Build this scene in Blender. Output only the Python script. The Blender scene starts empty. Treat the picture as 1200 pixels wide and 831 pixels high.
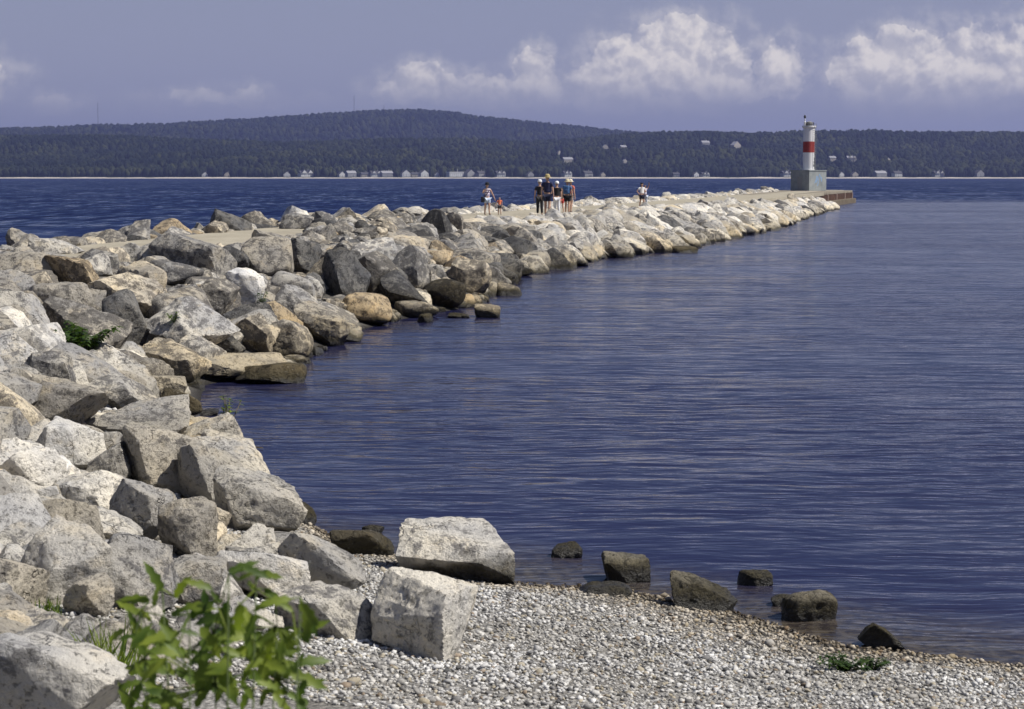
import bpy, bmesh, math, random
import numpy as np
from mathutils import Vector, Matrix, Euler
SC = bpy.context.scene
COL = SC.collection
R = math.radians
# ------------------------------------------------------------------ camera, world, sun
H = 3.56; FPX = 2400.0; CX, CY = 600.0, 415.5; HORIZ = 207.0
PITCH = math.atan((CY - HORIZ) / FPX)
cam_d = bpy.data.cameras.new("camera")
cam = bpy.data.objects.new("camera", cam_d); COL.objects.link(cam)
cam.location = (0, 0, H); cam.rotation_euler = (R(90) - PITCH, 0, 0)
cam_d.sensor_width = 36.0; cam_d.lens = 36.0 * FPX / 1200.0
cam_d.clip_start = 0.1; cam_d.clip_end = 60000
cam_d.dof.use_dof = True; cam_d.dof.focus_distance = 42.0; cam_d.dof.aperture_fstop = 10.0
SC.camera = cam
SC.cycles.max_bounces = 5; SC.cycles.diffuse_bounces = 2; SC.cycles.glossy_bounces = 2; SC.cycles.transmission_bounces = 2; SC.cycles.volume_bounces = 0; SC.cycles.transparent_max_bounces = 4
SC.cycles.use_adaptive_sampling = True; SC.cycles.adaptive_threshold = 0.02; SC.cycles.caustics_reflective = False; SC.cycles.caustics_refractive = False
SC.view_settings.view_transform = 'Standard'; SC.view_settings.look = 'None'
SC.view_settings.exposure = 0.12; SC.view_settings.gamma = 1.0; SC.view_settings.use_curve_mapping = False
SUN_AZ = math.atan2(1.0, -0.22); SUN_EL = R(52)
sun_d = bpy.data.lights.new("sun", 'SUN'); sun = bpy.data.objects.new("sun", sun_d); COL.objects.link(sun)
to_sun = Vector((math.sin(SUN_AZ) * math.cos(SUN_EL), math.cos(SUN_AZ) * math.cos(SUN_EL), math.sin(SUN_EL)))
sun.rotation_euler = (-to_sun).to_track_quat('-Z', 'Y').to_euler()
sun.location = (30, -20, 60)
sun_d.energy = 5.0; sun_d.angle = R(0.53); sun_d.color = (1.0, 0.955, 0.885)

class NT:
    """small helper to write node trees"""
    def __init__(s, tree): s.t = tree; s.n = tree.nodes; s.l = tree.links
    def node(s, typ, **kw):
        n = s.n.new(typ)
        for k, v in kw.items():
            if k == 'inp':
                for kk, vv in v.items(): s.set(n, kk, vv)
            else: setattr(n, k, v)
        return n
    def set(s, n, k, v):
        sock = n.inputs[k]
        if isinstance(v, bpy.types.NodeSocket): s.l.new(v, sock)
        else:
            if isinstance(v, (tuple, list)) and len(v) == 3 and sock.type == 'RGBA': v = (*v, 1)
            sock.default_value = v
    def math(s, op, a, b=0.0, c=0.0, clamp=False):
        n = s.node('ShaderNodeMath', operation=op, use_clamp=clamp)
        s.set(n, 0, a); s.set(n, 1, b); s.set(n, 2, c); return n.outputs[0]
    def vmath(s, op, a, b=(0, 0, 0), out=0):
        n = s.node('ShaderNodeVectorMath', operation=op); s.set(n, 0, a)
        if op == 'SCALE': s.set(n, 3, b)
        else: s.set(n, 1, b)
        return n.outputs['Value'] if out == 'v' else n.outputs[0]
    def ramp(s, v, a, b, lo=0.0, hi=1.0, smooth=True):
        n = s.node('ShaderNodeMapRange', interpolation_type='SMOOTHSTEP' if smooth else 'LINEAR')
        s.set(n, 'Value', v); s.set(n, 1, a); s.set(n, 2, b); s.set(n, 3, lo); s.set(n, 4, hi); return n.outputs[0]
    def mix(s, f, a, b, blend='MIX'):
        n = s.node('ShaderNodeMix', data_type='RGBA', blend_type=blend)
        s.set(n, 0, f); s.set(n, 6, a); s.set(n, 7, b); return n.outputs[2]
    def noise(s, vec, scale, detail=4.0, rough=0.5, dist=0.0, color=False):
        n = s.node('ShaderNodeTexNoise'); s.set(n, 'Vector', vec); s.set(n, 'Scale', scale)
        s.set(n, 'Detail', detail); s.set(n, 'Roughness', rough); s.set(n, 'Distortion', dist)
        return n.outputs['Color' if color else 'Fac']
    def voro(s, vec, scale, feature='F1', out='Distance'):
        n = s.node('ShaderNodeTexVoronoi', feature=feature); s.set(n, 'Vector', vec); s.set(n, 'Scale', scale)
        return n.outputs[out]
    def bump(s, h, strength=0.5, dist=0.05, normal=None):
        n = s.node('ShaderNodeBump'); s.set(n, 'Height', h); s.set(n, 'Strength', strength); s.set(n, 'Distance', dist)
        if normal is not None: s.set(n, 'Normal', normal)
        return n.outputs[0]
    def xyz(s, v):
        n = s.node('ShaderNodeSeparateXYZ'); s.set(n, 0, v); return n.outputs
    def comb(s, x, y, z):
        n = s.node('ShaderNodeCombineXYZ'); s.set(n, 0, x); s.set(n, 1, y); s.set(n, 2, z); return n.outputs[0]

# world: daylight sky with cumulus low over the far shore
W = bpy.data.worlds.new("World"); SC.world = W; W.use_nodes = True
w = NT(W.node_tree); w.n.clear()
sky = w.node('ShaderNodeTexSky', sky_type='NISHITA', sun_disc=False)
sky.sun_elevation = SUN_EL; sky.sun_rotation = SUN_AZ; sky.altitude = 200; sky.air_density = 1.0; sky.dust_density = 0.6; sky.ozone_density = 3.0
SKY_STRENGTH = 0.05
CLOUDS = [(735,100,74,34,1.0),(800,88,80,46,1.15),(1060,100,80,40,1.1),(1120,96,60,48,1.15),(470,108,38,20,.85),(492,99,34,26,1.0),(535,108,45,22,.8),(580,112,45,18,.7),(626,84,24,27,1.05),(640,108,44,20,.75),(690,112,50,18,.55),
          (722,82,34,36,.72),(762,76,58,44,1.0),(802,62,54,38,1.15),(842,92,48,32,1.0),(790,104,90,24,.85),(868,104,30,16,.7),(913,80,30,30,.95),(905,98,30,16,.6),
          (1012,86,38,34,1.0),(1050,72,48,34,1.1),(1030,110,56,18,.8),(1096,84,46,44,1.0),(1126,70,42,34,1.12),(1142,98,56,34,.95),(1190,80,50,46,.95),
          (72,124,26,9,.5),(225,116,24,10,.6),(292,112,20,9,.5),(258,122,60,8,.35),(1010,62,24,18,.7),
          (-60,95,70,26,.8),(-160,80,80,34,.9),(1290,95,60,34,.9),(1420,80,90,44,1.0)]
tc = w.node('ShaderNodeTexCoord').outputs['Generated']
dx, dy, dz = w.xyz(tc)
dyc = w.math('MAXIMUM', dy, 0.02)
u = w.math('DIVIDE', dx, dyc); v = w.math('DIVIDE', dz, dyc)
uv = w.comb(u, v, 0.0)
def cloud_field(uv_in, best=None):
    wob = w.noise(uv_in, 46.0, 7.0, 0.62, 0.0, True)
    off = w.vmath('SCALE', w.vmath('SUBTRACT', wob, (0.5, 0.5, 0.5)), 0.022)
    q = w.vmath('ADD', uv_in, off)
    for (px, py, a, b, k) in (CLOUDS if best is None else ()):
        c = ((px - 600) / FPX, (HORIZ - py) / FPX, 0)
        d = w.vmath('MULTIPLY', w.vmath('SUBTRACT', q, c), (FPX / (a * 1.12), FPX / (b * 1.15), 0))
        l = w.vmath('LENGTH', d, out='v')
        f = w.math('MULTIPLY_ADD', l, -k, k)
        best = f if best is None else w.math('SMOOTH_MAX', best, f, 0.14)
    puff = w.voro(w.vmath('MULTIPLY', q, (1.0, 1.15, 1.0)), 85.0, 'F1')
    n2 = w.noise(uv_in, 88.0, 6.0, 0.58)
    puff2 = w.voro(w.vmath('ADD', q, (0.37, 0.11, 0)), 210.0, 'F1')
    n2s = w.math('SUBTRACT', n2, 0.5)
    al = w.math('ADD', w.math('ADD', best, w.math('MULTIPLY', n2s, 0.5)), w.math('MULTIPLY_ADD', puff, -0.16, 0.08))
    hf = w.math('MULTIPLY_ADD', n2s, 0.55, w.math('MULTIPLY', best, 0.55))
    hf = w.math('ADD', hf, w.math('ADD', w.math('MULTIPLY', puff, -0.55), w.math('MULTIPLY', puff2, -0.24)))
    return al, hf, best
F0, H0, BEST = cloud_field(uv)
_, H1, _ = cloud_field(w.vmath('ADD', uv, (0.0030, 0.0046, 0)), BEST)
alpha = w.math('MAXIMUM', w.ramp(F0, 0.0, 0.10), w.ramp(F0, -0.60, 0.3, 0.0, 0.6))
lit = w.ramp(w.math('SUBTRACT', H0, H1), -0.30, 0.36)
core = w.ramp(F0, 0.0, 0.75)
vfade = w.ramp(v, 0.030, 0.064)
litv = w.math('MULTIPLY', w.math('MULTIPLY_ADD', lit, 0.9, w.math('MULTIPLY', core, 0.34)), w.math('MULTIPLY_ADD', vfade, 0.75, 0.25))
front = w.ramp(dy, 0.03, 0.12)
alpha = w.math('MULTIPLY', w.math('MULTIPLY', alpha, front), w.ramp(v, 0.026, 0.050, 0.10, 0.95))
# high thin veil and clouds all round outside the frame
veil = w.ramp(w.noise(w.vmath('MULTIPLY', tc, (1.0, 1.0, 3.2)), 2.6, 8.0, 0.6, 0.4), 0.50, 0.72)
veil = w.math('MULTIPLY', veil, w.ramp(dz, 0.075, 0.2, 0.0, 0.55))
LAV = (1.0, 0.96, 1.08)
base = w.mix(1.0, sky.outputs[0], LAV, 'MULTIPLY')
hz_f = w.ramp(dz, 0.03, 0.26, 1.0, 0.0)
SKYLOW = tuple(c / SKY_STRENGTH for c in (0.300, 0.318, 0.442))
base = w.mix(w.math('MULTIPLY', hz_f, 0.93), base, SKYLOW)
shade_c = tuple(c / SKY_STRENGTH for c in (0.36, 0.37, 0.462))
lit_c = tuple(c / SKY_STRENGTH for c in (0.80, 0.75, 0.72))
cc = w.mix(litv, shade_c, lit_c)
c1 = w.mix(veil, base, tuple(c / SKY_STRENGTH for c in (0.42, 0.41, 0.48)))
c2 = w.mix(alpha, c1, cc)
bg = w.node('ShaderNodeBackground'); w.set(bg, 'Color', c2); w.set(bg, 'Strength', SKY_STRENGTH)
wo = w.node('ShaderNodeOutputWorld'); w.l.new(bg.outputs[0], wo.inputs[0])

# ------------------------------------------------------------------ helpers
def ray(px, py):
    """unit-depth ray of a photograph pixel"""
    a = (px - CX) / FPX; b = -(py - CY) / FPX
    c, s = math.cos(PITCH), math.sin(PITCH)
    d = Vector((a, c + b * s, -s + b * c))
    return d / d.y
def at_z(px, py, z):
    d = ray(px, py); t = (z - H) / d.z
    return Vector((d.x * t, t, z))
def to_px(p):
    c, s = math.cos(PITCH), math.sin(PITCH)
    y = p[1] * c - (p[2] - H) * s; z = p[1] * s + (p[2] - H) * c
    return CX + FPX * p[0] / y, CY - FPX * z / y
def tag(o, label=None, cat=None, group=None, kind=None):
    if label: o['label'] = label
    if cat: o['category'] = cat
    if group: o['group'] = group
    if kind: o['kind'] = kind
    return o
def empty(name, loc=(0, 0, 0), rz=0.0, parent=None):
    o = bpy.data.objects.new(name, None); COL.objects.link(o); o.location = loc; o.rotation_euler = (0, 0, rz)
    o.empty_display_size = 0.2
    if parent: o.parent = parent
    return o
def link(name, me, mat=None, parent=None, loc=None):
    o = bpy.data.objects.new(name, me); COL.objects.link(o)
    if mat is not None and len(me.materials) == 0: me.materials.append(mat)
    if parent: o.parent = parent
    if loc is not None: o.location = loc
    return o
def np_mesh(name, V, F, smooth=True, tint=None):
    me = bpy.data.meshes.new(name); V = np.asarray(V, np.float32); F = np.asarray(F, np.int32)
    k = F.shape[1]
    me.vertices.add(len(V)); me.vertices.foreach_set('co', V.ravel())
    me.loops.add(F.size); me.loops.foreach_set('vertex_index', F.ravel())
    me.polygons.add(len(F)); me.polygons.foreach_set('loop_start', np.arange(0, F.size, k, dtype=np.int32))
    me.polygons.foreach_set('loop_total', np.full(len(F), k, np.int32))
    if smooth: me.polygons.foreach_set('use_smooth', np.ones(len(F), bool))
    me.update(calc_edges=True)
    if name.startswith(('boulder', 'riprap')): me.set_sharp_from_angle(angle=R(33))
    if tint is not None:
        ca = me.color_attributes.new('tint', 'FLOAT_COLOR', 'POINT'); t = np.ones((len(V), 4), np.float32); t[:, :np.shape(tint)[1]] = tint
        ca.data.foreach_set('color', t.ravel())
    return me
def build(name, bm, mat=None, parent=None, smooth=False, loc=None, bevel=0.0):
    if bevel:
        bmesh.ops.bevel(bm, geom=[e for e in bm.edges], offset=bevel, segments=2, affect='EDGES', profile=0.6)
    bmesh.ops.recalc_face_normals(bm, faces=bm.faces)
    me = bpy.data.meshes.new(name); bm.to_mesh(me); bm.free()
    if smooth: me.polygons.foreach_set('use_smooth', np.ones(len(me.polygons), bool))
    return link(name, me, mat, parent, loc)
def box(bm, x0, x1, y0, y1, z0, z1, M=None):
    vs = [bm.verts.new(((x0, x1)[i & 1], (y0, y1)[(i >> 1) & 1], (z0, z1)[(i >> 2) & 1])) for i in range(8)]
    for f in ((0,1,3,2),(4,6,7,5),(0,4,5,1),(2,3,7,6),(0,2,6,4),(1,5,7,3)): bm.faces.new([vs[i] for i in f])
    if M is not None:
        for q in vs: q.co = M @ q.co
    return vs
def lathe(bm, prof, seg=32, M=None):
    rings = []
    for r, z in prof:
        if r < 1e-5: rings.append([bm.verts.new((0, 0, z))])
        else: rings.append([bm.verts.new((r * math.cos(2*math.pi*i/seg), r * math.sin(2*math.pi*i/seg), z)) for i in range(seg)])
    for a, b in zip(rings, rings[1:]):
        for i in range(seg):
            j = (i + 1) % seg
            if len(a) == 1 and len(b) == 1: continue
            if len(a) == 1: bm.faces.new((a[0], b[i], b[j]))
            elif len(b) == 1: bm.faces.new((a[i], a[j], b[0]))
            else: bm.faces.new((a[i], a[j], b[j], b[i]))
    if M is not None:
        for rr in rings:
            for q in rr: q.co = M @ q.co
def tube(bm, pts, rad, seg=8):
    pts = [Vector(p) for p in pts]; rs = rad if isinstance(rad, (list, tuple)) else [rad] * len(pts)
    prev = None
    for i, p in enumerate(pts):
        t = (pts[min(i+1, len(pts)-1)] - pts[max(i-1, 0)]).normalized()
        a = t.orthogonal().normalized() if prev is None else (prev[1] - t * prev[1].dot(t)).normalized()
        b = t.cross(a)
        ring = [bm.verts.new(p + (a * math.cos(2*math.pi*k/seg) + b * math.sin(2*math.pi*k/seg)) * rs[i]) for k in range(seg)]
        if prev: 
            for k in range(seg): bm.faces.new((prev[0][k], prev[0][(k+1) % seg], ring[(k+1) % seg], ring[k]))
        else: bm.faces.new(ring[::-1])
        prev = (ring, a)
    bm.faces.new(prev[0])

# vectorised lattice noise
def _h(ix, iy, iz, seed):
    n = (ix * 374761393 + iy * 668265263 + iz * 1274126177 + seed * 1013904223) & 0xffffffff
    n = ((n ^ (n >> 13)) * 1274126177) & 0xffffffff
    n = (n ^ (n >> 16)) & 0xffffff
    return n / float(0x7fffff) - 1.0
def vnoise(P, seed=0):
    P = np.asarray(P, np.float64); i = np.floor(P).astype(np.int64); f = P - i; f = f * f * f * (f * (f * 6 - 15) + 10)
    out = 0
    for a in (0, 1):
        wx = f[:, 0] if a else 1 - f[:, 0]
        for b in (0, 1):
            wy = f[:, 1] if b else 1 - f[:, 1]
            for c in (0, 1):
                wz = f[:, 2] if c else 1 - f[:, 2]
                out = out + wx * wy * wz * _h(i[:, 0] + a, i[:, 1] + b, i[:, 2] + c, seed)
    return out
def fbm(P, octv=4, seed=0, gain=0.5):
    a = 1.0; s = 0; P = np.asarray(P, np.float64)
    for o in range(octv):
        s = s + a * vnoise(P * 2.03 ** o + 17.3 * o, seed + o); a *= gain
    return s
def ico(sub):
    bm = bmesh.new(); bmesh.ops.create_icosphere(bm, subdivisions=sub, radius=1.0)
    V = np.array([q.co[:] for q in bm.verts]); F = np.array([[q.index for q in f.verts] for f in bm.faces]); bm.free()
    V /= np.linalg.norm(V, axis=1)[:, None]
    return V, F
ICO = {s: ico(s) for s in (1, 2, 3, 4, 5, 6)}

# ------------------------------------------------------------------ materials
def new_mat(name):
    m = bpy.data.materials.new(name); m.use_nodes = True; t = NT(m.node_tree); t.n.clear()
    p = t.node('ShaderNodeBsdfPrincipled'); o = t.node('ShaderNodeOutputMaterial'); t.l.new(p.outputs[0], o.inputs[0])
    return m, t, p
def flat_mat(name, col, rough=0.7, var=0.12, scale=6.0, metal=0.0, bump=0.0, bscale=30.0, spec=0.4):
    m, t, p = new_mat(name)
    pos = t.node('ShaderNodeNewGeometry').outputs['Position']
    n = t.noise(pos, scale, 5.0, 0.6)
    c = t.mix(t.ramp(n, 0.3, 0.7), tuple(x * (1 - var) for x in col), tuple(min(1, x * (1 + var)) for x in col))
    t.set(p, 'Base Color', c); t.set(p, 'Roughness', rough); t.set(p, 'Metallic', metal); t.set(p, 'Specular IOR Level', spec)
    if bump: t.set(p, 'Normal', t.bump(t.noise(pos, bscale, 4.0), bump, 0.02))
    return m

def rock_mat(name, attr):
    m, t, p = new_mat(name)
    pos = t.node('ShaderNodeNewGeometry').outputs['Position']
    if attr:
        a = t.node('ShaderNodeAttribute', attribute_name='tint'); tint = a.outputs['Color']; rnd = a.outputs['Alpha']
    else:
        oi = t.node('ShaderNodeObjectInfo'); tint = oi.outputs['Color']; rnd = oi.outputs['Random']
    off = t.comb(t.math('MULTIPLY', rnd, 50.0), t.math('MULTIPLY', rnd, 31.0), 0.0)
    q = t.vmath('ADD', pos, off)
    big = t.noise(q, 1.5, 3.0, 0.5)
    mid = t.noise(q, 5.5, 8.0, 0.70)
    fine = t.noise(q, 38.0, 4.0, 0.6)
    strat = t.noise(t.vmath('MULTIPLY', q, (2.4, 1.6, 3.6)), 1.0, 7.0, 0.66)
    col = t.mix(t.ramp(big, 0.3, 0.7), t.mix(1.0, tint, (0.72, 0.73, 0.77), 'MULTIPLY'), t.mix(1.0, tint, (1.14, 1.10, 1.02), 'MULTIPLY'))
    col = t.mix(t.math('MULTIPLY', t.ramp(strat, 0.52, 0.66), 0.45), col, t.mix(1.0, tint, (1.3, 1.16, 0.92), 'MULTIPLY'))
    # dark lichen and weathering in broken patches; amount differs from rock to rock
    amt = t.math('SUBTRACT', t.math('MULTIPLY_ADD', t.math('FRACT', t.math('MULTIPLY', rnd, 7.31)), 0.15, t.ramp(t.xyz(pos)[1], 22.0, 40.0, 0.495, 0.455)), t.ramp(t.math('ABSOLUTE', t.math('SUBTRACT', t.xyz(pos)[1], 58.0)), 18.0, 36.0, 0.050, 0.0))
    mid2 = t.noise(q, 19.0, 8.0, 0.72)
    lich = t.ramp(t.math('SUBTRACT', t.math('MULTIPLY_ADD', t.math('SUBTRACT', mid2, 0.5), 0.42, mid), amt), -0.015, 0.085)
    lich = t.math('MULTIPLY', lich, t.ramp(t.xyz(tint)[0], 0.76, 0.86, 1.0, 0.2))
    pits = t.ramp(mid2, 0.36, 0.44, 1.0, 0.0)
    col = t.mix(t.math('MULTIPLY', lich, 0.86), col, t.mix(1.0, tint, (0.27, 0.27, 0.29), 'MULTIPLY'))
    fleck = t.ramp(t.noise(q, 14.0, 6.0, 0.75), 0.60, 0.68)
    col = t.mix(t.math('MULTIPLY', fleck, 0.5), col, (0.60, 0.58, 0.53))
    col = t.mix(t.ramp(fine, 0.35, 0.65, 0.0, 0.28), col, t.mix(1.0, col, (0.48, 0.48, 0.5), 'MULTIPLY'))
    col = t.mix(t.math('MULTIPLY', pits, 0.55), col, t.mix(1.0, tint, (0.22, 0.21, 0.2), 'MULTIPLY'))
    crack = t.ramp(t.voro(t.vmath('ADD', q, t.vmath('SCALE', t.noise(q, 2.5, 4.0, 0.6, 0.0, True), 0.9)), 1.15, 'DISTANCE_TO_EDGE'), 0.0, 0.018, 1.0, 0.0)
    crack = t.math('MULTIPLY', crack, t.ramp(t.noise(q, 1.1, 2.0), 0.48, 0.6))
    col = t.mix(t.math('MULTIPLY', crack, 0.28), col, (0.05, 0.048, 0.045))
    # stains near the water: ochre splash zone, olive algae, then wet and nearly black
    z = t.xyz(pos)[2]
    zz = t.math('ADD', z, t.math('MULTIPLY_ADD', t.noise(pos, 1.6, 4.0, 0.6), -0.5, 0.25))
    seaward = t.ramp(t.xyz(pos)[1], 17.0, 27.0, 0.25, 1.0)
    och = t.math('MULTIPLY', t.ramp(zz, 0.30, 0.95, 0.55, 0.0), seaward)
    col = t.mix(och, col, t.mix(1.0, col, (1.04, 0.94, 0.70), 'MULTIPLY'))
    alg = t.ramp(zz, 0.10, 0.30, 0.9, 0.0)
    col = t.mix(alg, col, t.mix(t.ramp(fine, 0.4, 0.6), (0.026, 0.022, 0.012), (0.062, 0.052, 0.026)))
    wet = t.ramp(zz, 0.02, 0.16, 1.0, 0.0)
    col = t.mix(t.math('MULTIPLY', wet, 0.75), col, (0.015, 0.014, 0.012))
    t.set(p, 'Base Color', col)
    t.set(p, 'Roughness', t.math('MULTIPLY_ADD', wet, -0.5, 0.85))
    t.set(p, 'Specular IOR Level', t.math('MULTIPLY_ADD', wet, 0.3, 0.2))
    h = t.math('ADD', t.math('MULTIPLY', mid, 0.9), t.math('MULTIPLY', fine, 0.22))
    h = t.math('SUBTRACT', t.math('ADD', h, t.math('MULTIPLY', mid2, 0.5)), t.math('MULTIPLY', pits, 0.3))
    h = t.math('ADD', h, t.math('MULTIPLY', t.noise(q, 2.2, 6.0, 0.6), 0.9))
    h = t.math('SUBTRACT', h, t.math('MULTIPLY', crack, 0.6))
    t.set(p, 'Normal', t.bump(h, 0.9, 0.055))
    return m
M_ROCK = rock_mat('rock', False); M_ROCKS = rock_mat('rock_stuff', True)

def pebble_mat():
    m, t, p = new_mat('pebbles')
    pos = t.node('ShaderNodeNewGeometry').outputs['Position']
    a = t.node('ShaderNodeAttribute', attribute_name='tint').outputs['Color']
    z = t.math('ADD', t.xyz(pos)[2], t.math('MULTIPLY_ADD', t.noise(pos, 2.2, 4.0), 0.12, -0.06))
    a = t.mix(t.ramp(t.noise(pos, 1.1, 4.0, 0.6), 0.35, 0.65), a, t.mix(1.0, a, (0.74, 0.72, 0.68), 'MULTIPLY'))
    c = t.mix(t.ramp(t.noise(pos, 120.0, 3.0), 0.35, 0.65, 0.0, 0.35), a, t.mix(1.0, a, (0.5, 0.5, 0.5), 'MULTIPLY'))
    c = t.mix(t.ramp(z, 0.03, 0.15, 0.75, 0.0), c, t.mix(1.0, c, (0.72, 0.60, 0.42), 'MULTIPLY'))
    wet = t.ramp(z, 0.0, 0.055, 1.0, 0.0)
    c = t.mix(wet, c, t.mix(1.0, c, (0.16, 0.13, 0.09), 'MULTIPLY'))
    t.set(p, 'Base Color', c); t.set(p, 'Roughness', t.math('MULTIPLY_ADD', wet, -0.4, 0.8)); t.set(p, 'Specular IOR Level', 0.25)
    return m
def ground_mat():
    m, t, p = new_mat('ground')
    pos = t.node('ShaderNodeNewGeometry').outputs['Position']
    v1 = t.voro(pos, 48.0, 'F1', 'Color'); g = t.xyz(v1)[0]
    c = t.mix(g, (0.12, 0.115, 0.105), (0.40, 0.385, 0.35))
    c = t.mix(t.ramp(t.noise(pos, 1.3, 5.0), 0.35, 0.65), c, t.mix(1.0, c, (0.6, 0.58, 0.55), 'MULTIPLY'))
    far = t.ramp(t.xyz(pos)[1], 19.0, 26.0)
    c = t.mix(far, c, t.mix(1.0, c, (0.34, 0.33, 0.32), 'MULTIPLY'))  # shade of the gaps between boulders, put into the ground colour
    z = t.xyz(pos)[2]
    c = t.mix(t.ramp(z, 0.0, 0.09, 1.0, 0.0), c, t.mix(1.0, c, (0.16, 0.13, 0.09), 'MULTIPLY'))
    t.set(p, 'Base Color', c); t.set(p, 'Roughness', 0.85)
    t.set(p, 'Normal', t.bump(t.voro(pos, 30.0), 0.8, 0.03))
    return m
def water_mat():
    m, t, p = new_mat('water')
    pos = t.node('ShaderNodeNewGeometry').outputs['Position']
    x, y, z = t.xyz(pos)
    # open lake: outside the breakwater and beyond its end
    line = t.math('MULTIPLY_ADD', t.math('SUBTRACT', y, 107.0), 0.225, 0.0)
    side = t.ramp(t.math('SUBTRACT', line, x), -1.0, 1.0)
    edge = t.math('MULTIPLY_ADD', t.noise(t.vmath('MULTIPLY', pos, (0.012, 0.03, 0)), 1.0, 3.0), 90.0, 240.0)
    beyond = t.ramp(t.math('SUBTRACT', y, edge), -12.0, 60.0)
    open_ = t.math('MAXIMUM', side, beyond)
    warp = t.vmath('ADD', pos, t.vmath('SCALE', t.noise(pos, 0.35, 2.0, 0.5, 0.0, True), 0.9))
    q1 = t.vmath('MULTIPLY', warp, (0.42, 1.35, 1.0))
    rip = t.noise(q1, 1.0, 3.0, 0.5, 0.25)
    rip2 = t.noise(t.vmath('MULTIPLY', warp, (1.5, 4.2, 1.0)), 1.0, 3.0, 0.55, 0.3)
    swell = t.noise(t.vmath('MULTIPLY', pos, (0.07, 0.20, 1.0)), 1.0, 2.0, 0.5)
    patch = t.ramp(t.noise(t.vmath('MULTIPLY', pos, (0.02, 0.055, 1.0)), 1.0, 3.0, 0.55), 0.38, 0.66, 0.55, 1.25)
    hl = t.math('ADD', t.math('MULTIPLY', rip, 0.076), t.math('MULTIPLY', rip2, 0.030))
    hl = t.math('ADD', t.math('MULTIPLY', hl, patch), t.math('MULTIPLY', swell, 0.09))
    ho1 = t.noise(t.vmath('MULTIPLY', pos, (0.22, 0.42, 1.0)), 1.0, 6.0, 0.62, 0.3)
    ho2 = t.noise(t.vmath('MULTIPLY', pos, (0.045, 0.09, 1.0)), 1.0, 3.0, 0.6)
    ho3 = t.noise(t.vmath('MULTIPLY', pos, (0.30, 0.055, 1.0)), 1.0, 5.0, 0.65)
    ho = t.math('ADD', t.math('ADD', t.math('MULTIPLY', ho1, 1.25), t.math('MULTIPLY', ho2, 1.6)), t.math('MULTIPLY', ho3, 1.5))
    hmix = t.math('ADD', t.math('MULTIPLY', hl, t.math('SUBTRACT', 1.0, open_)), t.math('MULTIPLY', ho, open_))
    bn_ = t.bump(hmix, 1.0, 1.0)
    na = t.vmath('SUBTRACT', t.noise(t.vmath('MULTIPLY', pos, (0.85, 0.16, 1.0)), 1.0, 4.0, 0.6, 0.0, True), (0.5, 0.5, 0.5))
    nb2 = t.vmath('SUBTRACT', t.noise(t.vmath('MULTIPLY', pos, (0.14, 0.025, 1.0)), 1.0, 3.0, 0.6, 0.0, True), (0.5, 0.5, 0.5))
    sl = t.vmath('ADD', t.vmath('SCALE', na, 0.95), t.vmath('SCALE', nb2, 0.45))
    sl = t.vmath('ADD', t.vmath('MULTIPLY', sl, (0.8, 1.0, 0.0)), (0.0, -0.20, 1.0))
    nl = t.vmath('SUBTRACT', t.noise(t.vmath('MULTIPLY', warp, (1.5, 3.4, 1.0)), 1.0, 4.0, 0.6, 0.0, True), (0.5, 0.5, 0.5))
    nl2 = t.vmath('SUBTRACT', t.noise(t.vmath('MULTIPLY', warp, (0.45, 0.30, 1.0)), 1.0, 3.0, 0.6, 0.0, True), (0.5, 0.5, 0.5))
    nl = t.vmath('ADD', t.vmath('SCALE', nl, t.math('MULTIPLY', patch, 0.30)), t.vmath('SCALE', nl2, 0.14))
    bn_ = t.vmath('NORMALIZE', t.vmath('ADD', bn_, t.vmath('ADD', t.vmath('MULTIPLY', nl, (0.9, 1.0, 0.0)), (0.0, -0.055, 0.0))))
    t.set(p, 'Normal', t.vmath('NORMALIZE', t.vmath('ADD', t.vmath('SCALE', bn_, t.math('SUBTRACT', 1.0, open_)), t.vmath('SCALE', t.vmath('NORMALIZE', sl), open_))))
    body = t.mix(open_, (0.0155, 0.0165, 0.050), (0.006, 0.010, 0.046))
    body = t.mix(t.math('MULTIPLY', open_, t.ramp(ho3, 0.42, 0.62)), body, (0.012, 0.020, 0.072))
    sd = t.math('MULTIPLY_ADD', x, 0.675, t.math('MULTIPLY', t.math('SUBTRACT', y, 18.2), 0.738))
    sd = t.math('ADD', sd, t.math('MULTIPLY_ADD', t.noise(pos, 1.4, 4.0), 0.9, -0.45))
    shallow = t.ramp(sd, -0.2, 1.7, 0.85, 0.0)      # the pebble bed shows through the shallows
    bed = t.mix(t.ramp(t.noise(pos, 9.0, 4.0, 0.6), 0.4, 0.6), (0.030, 0.024, 0.016), (0.085, 0.070, 0.045))
    body = t.mix(shallow, body, bed)
    cap = t.math('MULTIPLY', t.ramp(t.math('ADD', ho1, t.math('MULTIPLY', t.noise(pos, 0.11, 2.0), 0.5)), 1.075, 1.10), open_)
    body = t.mix(cap, body, (0.75, 0.76, 0.8))
    t.set(p, 'Base Color', body); t.set(p, 'IOR', 1.33)
    t.set(p, 'Roughness', t.math('MULTIPLY_ADD', open_, 0.12, 0.07))
    t.set(p, 'Specular IOR Level', 0.5)
    return m
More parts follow.
